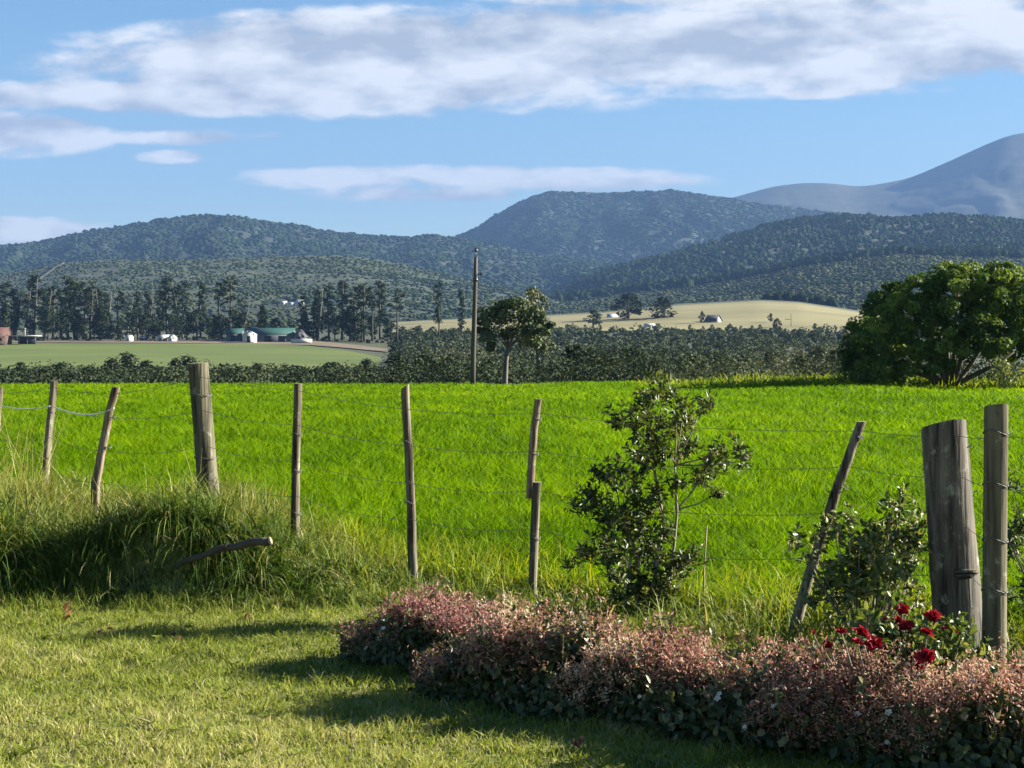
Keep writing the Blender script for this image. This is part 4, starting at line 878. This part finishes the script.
# tall dry stems at the picture's edge and over the bank
G = Geo(); N = 260
X = np.concatenate((rng.normal(-4.0, .22, 150), rng.uniform(-4.2, -1.6, 110))); Y = np.concatenate((rng.normal(11.4, .3, 150), rng.uniform(9.6, 11.2, 110)))
G.strands(np.stack((X, Y, ground(X, Y)), 1), np.stack((rng.normal(size=N) * .25, rng.normal(size=N) * .25, np.ones(N)), 1), np.concatenate((rng.uniform(.5, .95, 150), rng.uniform(.3, .6, 110))), .006, rng.uniform(.1, 1.0, N), rng.uniform(.75, 1, N), 5)
tag(G.build('dry_grass', M['rough']), 'tall dry grass stems standing in the bank', 'dry grass', kind='stuff')
# weedy bank where the field ends
G = Geo(); N = 9000
c = rng.uniform(640, 1060, N); d = rng.normal(76, 2.2, N); X = (c - CX) / F * d; cl = fbm(X * .45, d * .6, 91, 3)
kk = (cl > .45) & (rng.random(N) < sstep(640, 780, c) + .15); X, d, cl = X[kk], d[kk], cl[kk]; N = len(X)
G.strands(np.stack((X, d, ground(X, d)), 1), np.stack((rng.normal(size=N) * .6, rng.normal(size=N) * .6, np.ones(N)), 1), rng.uniform(.35, .85, N), .07, rng.uniform(.6, 2.2, N), np.clip(cl + rng.normal(size=N) * .25 - .1, 0, 1), 3)
tag(G.build('bank_weeds', M['weed']), 'rank weeds heaped along the far end of the field by the large tree', 'weeds', kind='stuff')

# ------------------------------------------------------------------ flower bed
rng = np.random.default_rng(21)
def mound(spine, n_leaf, n_pink, pinkmat, root, ls=1.0, lo_pink=.52, nspr=400, nwhite=8):
    sp_ = np.array(spine, float)                      # X, Y, half depth, height
    seg = np.linalg.norm(np.diff(sp_[:, :2], axis=0), axis=1); s = np.concatenate(([0], np.cumsum(seg))); Ltot = s[-1]
    def at(u):
        return np.stack([np.interp(u * Ltot, s, sp_[:, i]) for i in range(4)], 1)
    def surf(n, lo, hi, depth):
        u = rng.random(n); q = at(u); tx = at(np.clip(u + .01, 0, 1))[:, :2] - at(np.clip(u - .01, 0, 1))[:, :2]; tx = unit(tx)
        nx = np.stack((tx[:, 1], -tx[:, 0]), 1)         # towards the camera side
        th = np.arccos(np.clip(rng.uniform(-1, 1, n), -1, 1)); sz = np.sin(th) ** .6
        endf = np.minimum(1, np.sqrt(np.minimum(u, 1 - u) * Ltot / .22 + .12))
        zf = lo + (hi - lo) * rng.random(n)
        # super-ellipse section
        ang = rng.uniform(0, np.pi, n); ca, sa = np.cos(ang), np.sin(ang)
        rr = (1 - depth * rng.random(n)) * (.63 + .72 * fbm(q[:, 0] * 4.2 + ca * .9, q[:, 1] * 4.2 + sa * 1.7, 5, 3))
        ex = np.sign(ca) * np.abs(ca) ** .7; ez = sa ** .75
        pos = np.concatenate((q[:, :2] + nx * (ex * q[:, 2] * rr * endf)[:, None], (ez * q[:, 3] * rr * endf)[:, None]), 1)
        # bulge of the ends
        e = (np.where(u < .5, -1, 1) * np.clip(1 - np.minimum(u, 1 - u) * Ltot / .2, 0, 1) * rng.random(n) * .2)[:, None] * tx
        pos[:, :2] += e
        nor = unit(np.concatenate((nx * (ex * .9)[:, None] + e, (ez + .15)[:, None]), 1))
        zr = ez * rr
        return pos, nor, zr
    L = Geo()
    pos, nor, zr = surf(n_leaf, 0, 1, .45)
    pos[:, 2] += ground(pos[:, 0], pos[:, 1])
    n = len(pos); nn = unit(nor + rng.normal(size=(n, 3)) * .55); dv = np.cross(nn, rdirs(n)) + np.array([0, 0, -.35]) + nor * .3
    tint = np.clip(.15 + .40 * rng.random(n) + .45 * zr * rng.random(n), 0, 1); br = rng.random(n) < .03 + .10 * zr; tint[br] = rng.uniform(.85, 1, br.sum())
    L.broad(pos, dv, nn, rng.uniform(.028, .056, n) * ls, rng.uniform(.020, .038, n) * ls, tint)
    L.build('foliage', M['hedge_leaf'], root)
    S = Geo()
    pos, nor, zr = surf(n_pink * 3, 0, 1, .16)
    patch_ = fbm(pos[:, 0] * 4, pos[:, 1] * 4, 19, 3)
    kp = rng.random(len(pos)) < sstep(lo_pink, lo_pink + .35, zr + (patch_ - .5) * 1.5); pos, nor = pos[kp][:n_pink], nor[kp][:n_pink]; n = len(pos)
    pos[:, 2] += ground(pos[:, 0], pos[:, 1]); patch_ = fbm(pos[:, 0] * 3, pos[:, 1] * 3, 29, 3)
    # sepals sit in little sprays of five
    k = 5; cen = np.repeat(pos, k, 0) + np.repeat(nor, k, 0) * np.repeat(rng.random(n) ** 2 * .10, k)[:, None] + rng.normal(size=(n * k, 3)) * .012
    dd = unit(np.repeat(nor, k, 0) * .5 + rdirs(n * k)); nn = rdirs(n * k)
    tt = np.repeat(np.clip(-.25 + 1.4 * patch_ + rng.normal(size=n) * .2, 0, 1), k)
    S.leaves(cen, dd, nn, rng.uniform(.012, .026, n * k), rng.uniform(.0045, .0095, n * k), np.clip(tt + rng.normal(size=n * k) * .12, 0, 1))
    S.build('flower_sepals', pinkmat, root)
    T = Geo(); S2 = Geo()
    pos, nor, zr = surf(nspr, 0, 1, .2); pos[:, 2] += ground(pos[:, 0], pos[:, 1])
    T.strands(pos - nor * .05, nor + rng.normal(size=pos.shape) * .5 + np.array([0, 0, .3]), rng.uniform(.08, .21, nspr), .0038, rng.uniform(-.2, .9, nspr), rng.random(nspr), 3)
    T.build('sprays', M['pink'], root)
    ns_ = nspr // 4; H = Geo(); K = Geo(); pos, nor, zr = surf(ns_, 0, 1, .12); kp = zr > .35; pos, nor = pos[kp], nor[kp]; pos[:, 2] += ground(pos[:, 0], pos[:, 1])
    for q, nq in zip(pos, nor):                           # loose shoots: twig, leaves along it, sepals at the tip
        u_ = unit(nq * .7 + rng.normal(size=3) * .35 + np.array((0, 0, .55))); Ls = rng.uniform(.06, .17); tip = q + u_ * Ls
        H.strands(np.array([q - u_ * .04]), u_[None], Ls + .06, .0045, .1, .2, 3)
        m_ = int(rng.integers(6, 12)); ts = rng.random(m_)[:, None]; rd = rdirs(m_)
        K.broad(q + u_ * Ls * ts, unit(rd + u_ * .6), unit(u_ + rdirs(m_) * .5), rng.uniform(.022, .042, m_), rng.uniform(.014, .024, m_), rng.uniform(.35, 1, m_))
        if rng.random() < .6: S2.leaves(np.repeat(tip[None], 12, 0) + rng.normal(size=(12, 3)) * .016, rdirs(12), rdirs(12), rng.uniform(.014, .027, 12), rng.uniform(.005, .010, 12), np.clip(rng.uniform(.1, .9) + rng.normal(size=12) * .1, 0, 1))
    H.build('sprays', M['twig'], root); K.build('leaves', M['hedge_leaf'], root); S2.build('blossom', pinkmat, root)
    Wt = Geo(); pos, nor, zr = surf(max(40, nspr // 4), 0, 1, .05); kp = zr > .3; pos, nor = pos[kp], nor[kp]; pos[:, 2] += ground(pos[:, 0], pos[:, 1])
    wm = None
    for q, nq in list(zip(pos, nor))[:nwhite]:
        if wm is None:
            for kk in range(5):
                an = kk * 1.2566; dv = np.array([[math.cos(an), math.sin(an), .35]])
                Wt.broad(np.zeros((1, 3)), dv, np.array([[-dv[0, 0] * .4, -dv[0, 1] * .4, 1]]), .017, .014, rng.random(1))
            w_ = Wt.build('white_flower', M['white'], root); wm = w_.data
        else: w_ = link('white_flower', wm, None, root)
        w_.location = q + nq * .035; w_.rotation_euler = Vector(nq).to_track_quat('Z', 'Y').to_euler(); k_ = rng.uniform(.5, 1.0); w_.scale = (k_, k_, k_)
hs = empty('flowering_shrub', (0, 0, 0))
mound([(-.70, 7.55, .12, .19), (-.52, 7.45, .22, .27), (-.28, 7.33, .26, .28), (-.02, 7.2, .26, .29)], 5200, 1900, M['magenta'], hs, nspr=240)
tag(hs, 'low shrub with rosy red sepals at the far end of the flower bed', 'shrub')
hd = empty('hedge', (0, 0, 0))
mound([(-.26, 6.74, .12, .22), (0, 6.72, .26, .31), (.45, 6.56, .40, .33), (.85, 6.32, .36, .31), (1.2, 6.08, .38, .33), (1.6, 5.84, .36, .31), (2.0, 5.64, .38, .30), (2.9, 5.28, .40, .30)], 23000, 10500, M['pink'], hd, nspr=1700, nwhite=26)
tag(hd, 'long low hedge with faded pink sepals over dark green leaves, edging the lawn', 'hedge')

# ------------------------------------------------------------------ shrubs by the fence
def sprigs(L, c, r, n, ln, wd, tlo, thi, up=.4):
    """rosettes of leaves around twig ends"""
    k = 9; m = max(3, n // k); pc = np.asarray(c) + rdirs(m) * (rng.random((m, 1)) ** .4) * np.asarray(r)
    ax = unit(pc - np.asarray(c) + np.array([0, 0, up * np.mean(r)]) + rng.normal(size=(m, 3)) * .3 * np.mean(r))
    q = np.repeat(pc, k, 0); a = np.repeat(ax, k, 0); rd = rdirs(m * k); tang = unit(np.cross(a, rd))
    dv = unit(tang + a * rng.uniform(.1, 1.1, (m * k, 1))); nn = unit(a + rng.normal(size=(m * k, 3)) * .35)
    L.broad(q + a * rng.uniform(-.05, .03, (m * k, 1)), dv, nn, rng.uniform(.7, 1.2, m * k) * ln, rng.uniform(.75, 1.15, m * k) * wd, np.clip(rng.uniform(tlo, thi, m * k), 0, 1))
    return pc
rng = np.random.default_rng(61)
d = 8.85; o0 = P(632, 612, d); o0[2] = 0; sh = empty('shrub', o0); T = Geo(); L = Geo()
stems = {'a': [(626, 612), (628, 575), (632, 545), (640, 520)], 'b': [(637, 612), (639, 580), (636, 552), (622, 520)], 'c': [(660, 606), (668, 575), (674, 545), (676, 510), (675, 465)], 'd': [(645, 610), (655, 570), (664, 520), (655, 470), (648, 440)]}
for key, pl in stems.items():
    T.tube([rel(px, py, rng.normal() * .03) if i else rel(px, py + 8) for i, (px, py) in enumerate(pl)], np.linspace(.013, .006, len(pl)), 7, rough=.0008)
cl = [(655, 388, 20), (668, 396, 16), (645, 400, 16), (632, 424, 17), (622, 418, 14), (650, 418, 20), (672, 420, 18), (684, 408, 12), (703, 402, 13), (688, 425, 12), (648, 442, 18), (668, 445, 15), (690, 446, 12), (638, 455, 14), (725, 447, 16), (718, 462, 15), (738, 458, 9), (705, 470, 13), (700, 480, 10),
      (612, 466, 15), (600, 474, 11), (622, 482, 14), (590, 492, 12), (583, 503, 14), (600, 507, 17), (618, 505, 17), (638, 500, 16), (605, 524, 20), (625, 524, 20), (645, 522, 17), (640, 545, 20), (622, 545, 18), (606, 548, 14), (655, 552, 16), (590, 556, 10), (660, 570, 17), (676, 564, 14), (692, 556, 12), (686, 572, 12), (645, 580, 16), (628, 575, 14), (660, 590, 13), (618, 592, 10), (612, 570, 10), (672, 590, 10), (655, 492, 12), (672, 480, 9), (720, 495, 5), (655, 455, 14), (640, 472, 12), (650, 508, 16), (662, 532, 14), (648, 562, 16), (635, 592, 14), (655, 600, 12), (630, 520, 14), (615, 560, 14)]
sk = [np.array(p_) for pl in stems.values() for p_ in pl[1:]]
for px, py, r in cl:
    near = min(sk, key=lambda q: abs(q[0] - px) + abs(q[1] - py - 22) * .8)
    dy = rng.normal() * .11; tip = rel(px, py, dy)
    T.tube([rel(near[0], near[1]), (rel(near[0], near[1]) + tip) / 2 + np.array((0, 0, -.015)), tip], [.0055, .0042, .0025], 5)
    rr = r * d / F; sprigs(L, tip, (rr, rr, rr * .9), int(44 + r * 5.6), .044, .017, 0, .8)
for px, py in [(575, 560), (568, 566), (582, 552)]: sprigs(L, rel(px, py), (.02, .02, .02), 20, .05, .012, .2, .9)
T.build('stem', M['twig'], sh); L.build('foliage', M['shrub'], sh)
tag(sh, 'upright many-stemmed shrub with dark leathery leaves behind the hedge', 'shrub')

d = 7.75; o0 = P(865, 640, d); o0[2] = 0; sh = empty('green_bush', o0); T = Geo(); L = Geo()
for i in range(62):
    a = rng.uniform(0, 1); px = 866 + rng.normal() * 32; py = np.clip(560 + rng.normal() * 32, 500, 622)
    if abs(px - 866) > 64: continue
    py = max(py, 498 + abs(px - 880) * .55); tip = rel(px, py, rng.normal() * .14)
    T.tube([rel(866 + (px - 866) * .01, 655), rel(866 + (px - 866) * .6, (655 + py) / 2), tip], [.008, .005, .002], 5)
    sprigs(L, tip, (.085, .085, .085), 66, .042, .021, .1, 1.15)
T.build('stem', M['twig'], sh); L.build('foliage', M['bush'], sh)
tag(sh, 'small green bush growing round the foot of the slanting stake', 'bush')
d = 8.4; o0 = P(1035, 600, d); o0[2] = 0; sh = empty('edge_bush', o0); T = Geo(); L = Geo()
for i in range(34):
    px = 1040 + rng.normal() * 24; py = np.clip(540 + rng.normal() * 34, 486, 605); tip = rel(px, py, rng.normal() * .15)
    if px < 1003: continue
    T.tube([rel(1038, 610), rel((1038 + px) / 2, (600 + py) / 2), tip], [.008, .005, .002], 5); sprigs(L, tip, (.07, .07, .06), 54, .042, .018, 0, .8)
T.build('stem', M['twig'], sh); L.build('foliage', M['bush'], sh)
tag(sh, 'leafy bush reaching in from the edge of the picture past the upright post', 'bush')

# roses
d = 6.0; o0 = P(905, 680, d); o0[2] = 0; rb = empty('rose_bush', o0); T = Geo(); L = Geo()
fl = [(903, 611, .9), (905, 627, 1.1), (899, 622, .7), (931, 617, 1.15), (927, 634, .9), (865, 638, 1.25), (873, 644, 1.1), (857, 643, .8), (842, 633, .7), (829, 647, .6), (922, 655, 1.2), (929, 660, .9), (917, 664, .8), (952, 634, .8), (946, 631, .7), (887, 622, .5), (814, 634, .4), (816, 668, .6)]
d_base = d; rose_root = rel(905, 702)
for px, py, s in fl:
    d = 5.72 if py >= 632 and px < 935 else d_base
    tip = rel(px, py, rng.normal() * .03)
    T.tube([rose_root, rel(905 + (px - 905) * .85, (py + 700) / 2), tip], [.005, .004, .0025], 5)
    g = Geo(); n = 26; R0 = .027 * s
    for ring, (kk, tilt, ln) in enumerate(((5, 1.25, 1.15), (6, .95, 1.0), (5, .6, .85), (4, .25, .7))):
        an = np.arange(kk) / kk * 2 * np.pi + ring * .5 + rng.random(); rad = np.stack((np.cos(an), np.sin(an), 0 * an), 1)
        up_ = unit(np.array((rng.normal() * .3, -.45 + rng.normal() * .3, .8))); bx = unit(np.cross(up_, (0, 1, .2))); by = np.cross(up_, bx)
        rw = rad[:, :1] * bx + rad[:, 1:2] * by
        dv = rw * math.sin(tilt) + up_ * math.cos(tilt); nn = up_ * math.sin(tilt) - rw * math.cos(tilt)
        g.broad(np.repeat(tip[None], kk, 0) + rw * R0 * .12, dv, nn, R0 * ln * 1.15, R0 * 1.15, rng.uniform(.1, 1, kk), fold=.3)
    g.build('flower', M['red'], rb)
d = d_base
for i in range(60):
    px = 905 + rng.normal() * 34; py = 648 + rng.normal() * 20; tip = rel(px, py, rng.normal() * .1); sprigs(L, tip, (.05, .05, .04), 30, .036, .022, 0, .9)
T.build('stem', M['twig'], rb); L.build('foliage', M['bush'], rb)
tag(rb, 'rose bush in deep red bloom between the hedge and the stout grey post', 'rose bush')

# dry stalk beside the shrub
gg = Geo(); A = P(703, 612, 8.9); gg.tube([A - A, rel(0, 0) * 0 + (P(704, 570, 8.9) - A), P(707, 526, 8.9) - A], [.005, .005, .004], 6); o = gg.build('dry_stalk', M['tape'], None); o.location = A
o.data.materials.clear(); o.data.materials.append(M['cut']); tag(o, 'single pale dry stalk standing next to the dark-leaved shrub', 'stalk')

# dead leaves on the lawn
def dead(px, py, s, label):
    dd = F * EYE / (py - HY); q = P(px, py, dd); L = Geo(); n = 3
    L.broad(np.repeat(np.array([[0, 0, .03]]), n, 0) + rng.normal(size=(n, 3)) * .015 * s, unit(rng.normal(size=(n, 3)) * np.array((1, 1, .4))), unit(rng.normal(size=(n, 3)) * .5 + np.array((0, 0, 1))), .07 * s, .045 * s, rng.random(n), fold=.5)
    o = L.build('dead_leaf', M['dryleaf']); o.location = (q[0], q[1], float(ground(q[0], q[1])) + .01); tag(o, label, 'dead leaf')
dead(71, 622, 1.0, 'reddish dead leaf lying on the lawn below the dark bank')
dead(103, 637, .6, 'small dark dead leaf on the lawn beside the reddish one')
dead(175, 642, .8, 'brown curled dead leaf on the lawn, alone below the thick pale post')
dead(250, 622, .7, 'dark scrap of leaf on the lawn under the fallen branch')
dead(572, 748, .7, 'brown leaf litter on the lawn in front of the hedge')

# ------------------------------------------------------------------ haze
m, n_, l_ = newmat('haze')
pv = n_.new('ShaderNodeVolumePrincipled'); pv.inputs['Color'].default_value = (.125, .225, .44, 1); pv.inputs['Density'].default_value = HAZE; pv.inputs['Anisotropy'].default_value = .0
om = n_.new('ShaderNodeOutputMaterial'); l_.new(pv.outputs[0], om.inputs['Volume'])
gg = Geo(); gg.box(-9500, 9500, -60, 12600, -12, 1520)
hz = gg.build('haze', m); tag(hz, 'thin blue haze filling the air over the valley', 'haze', kind='stuff')
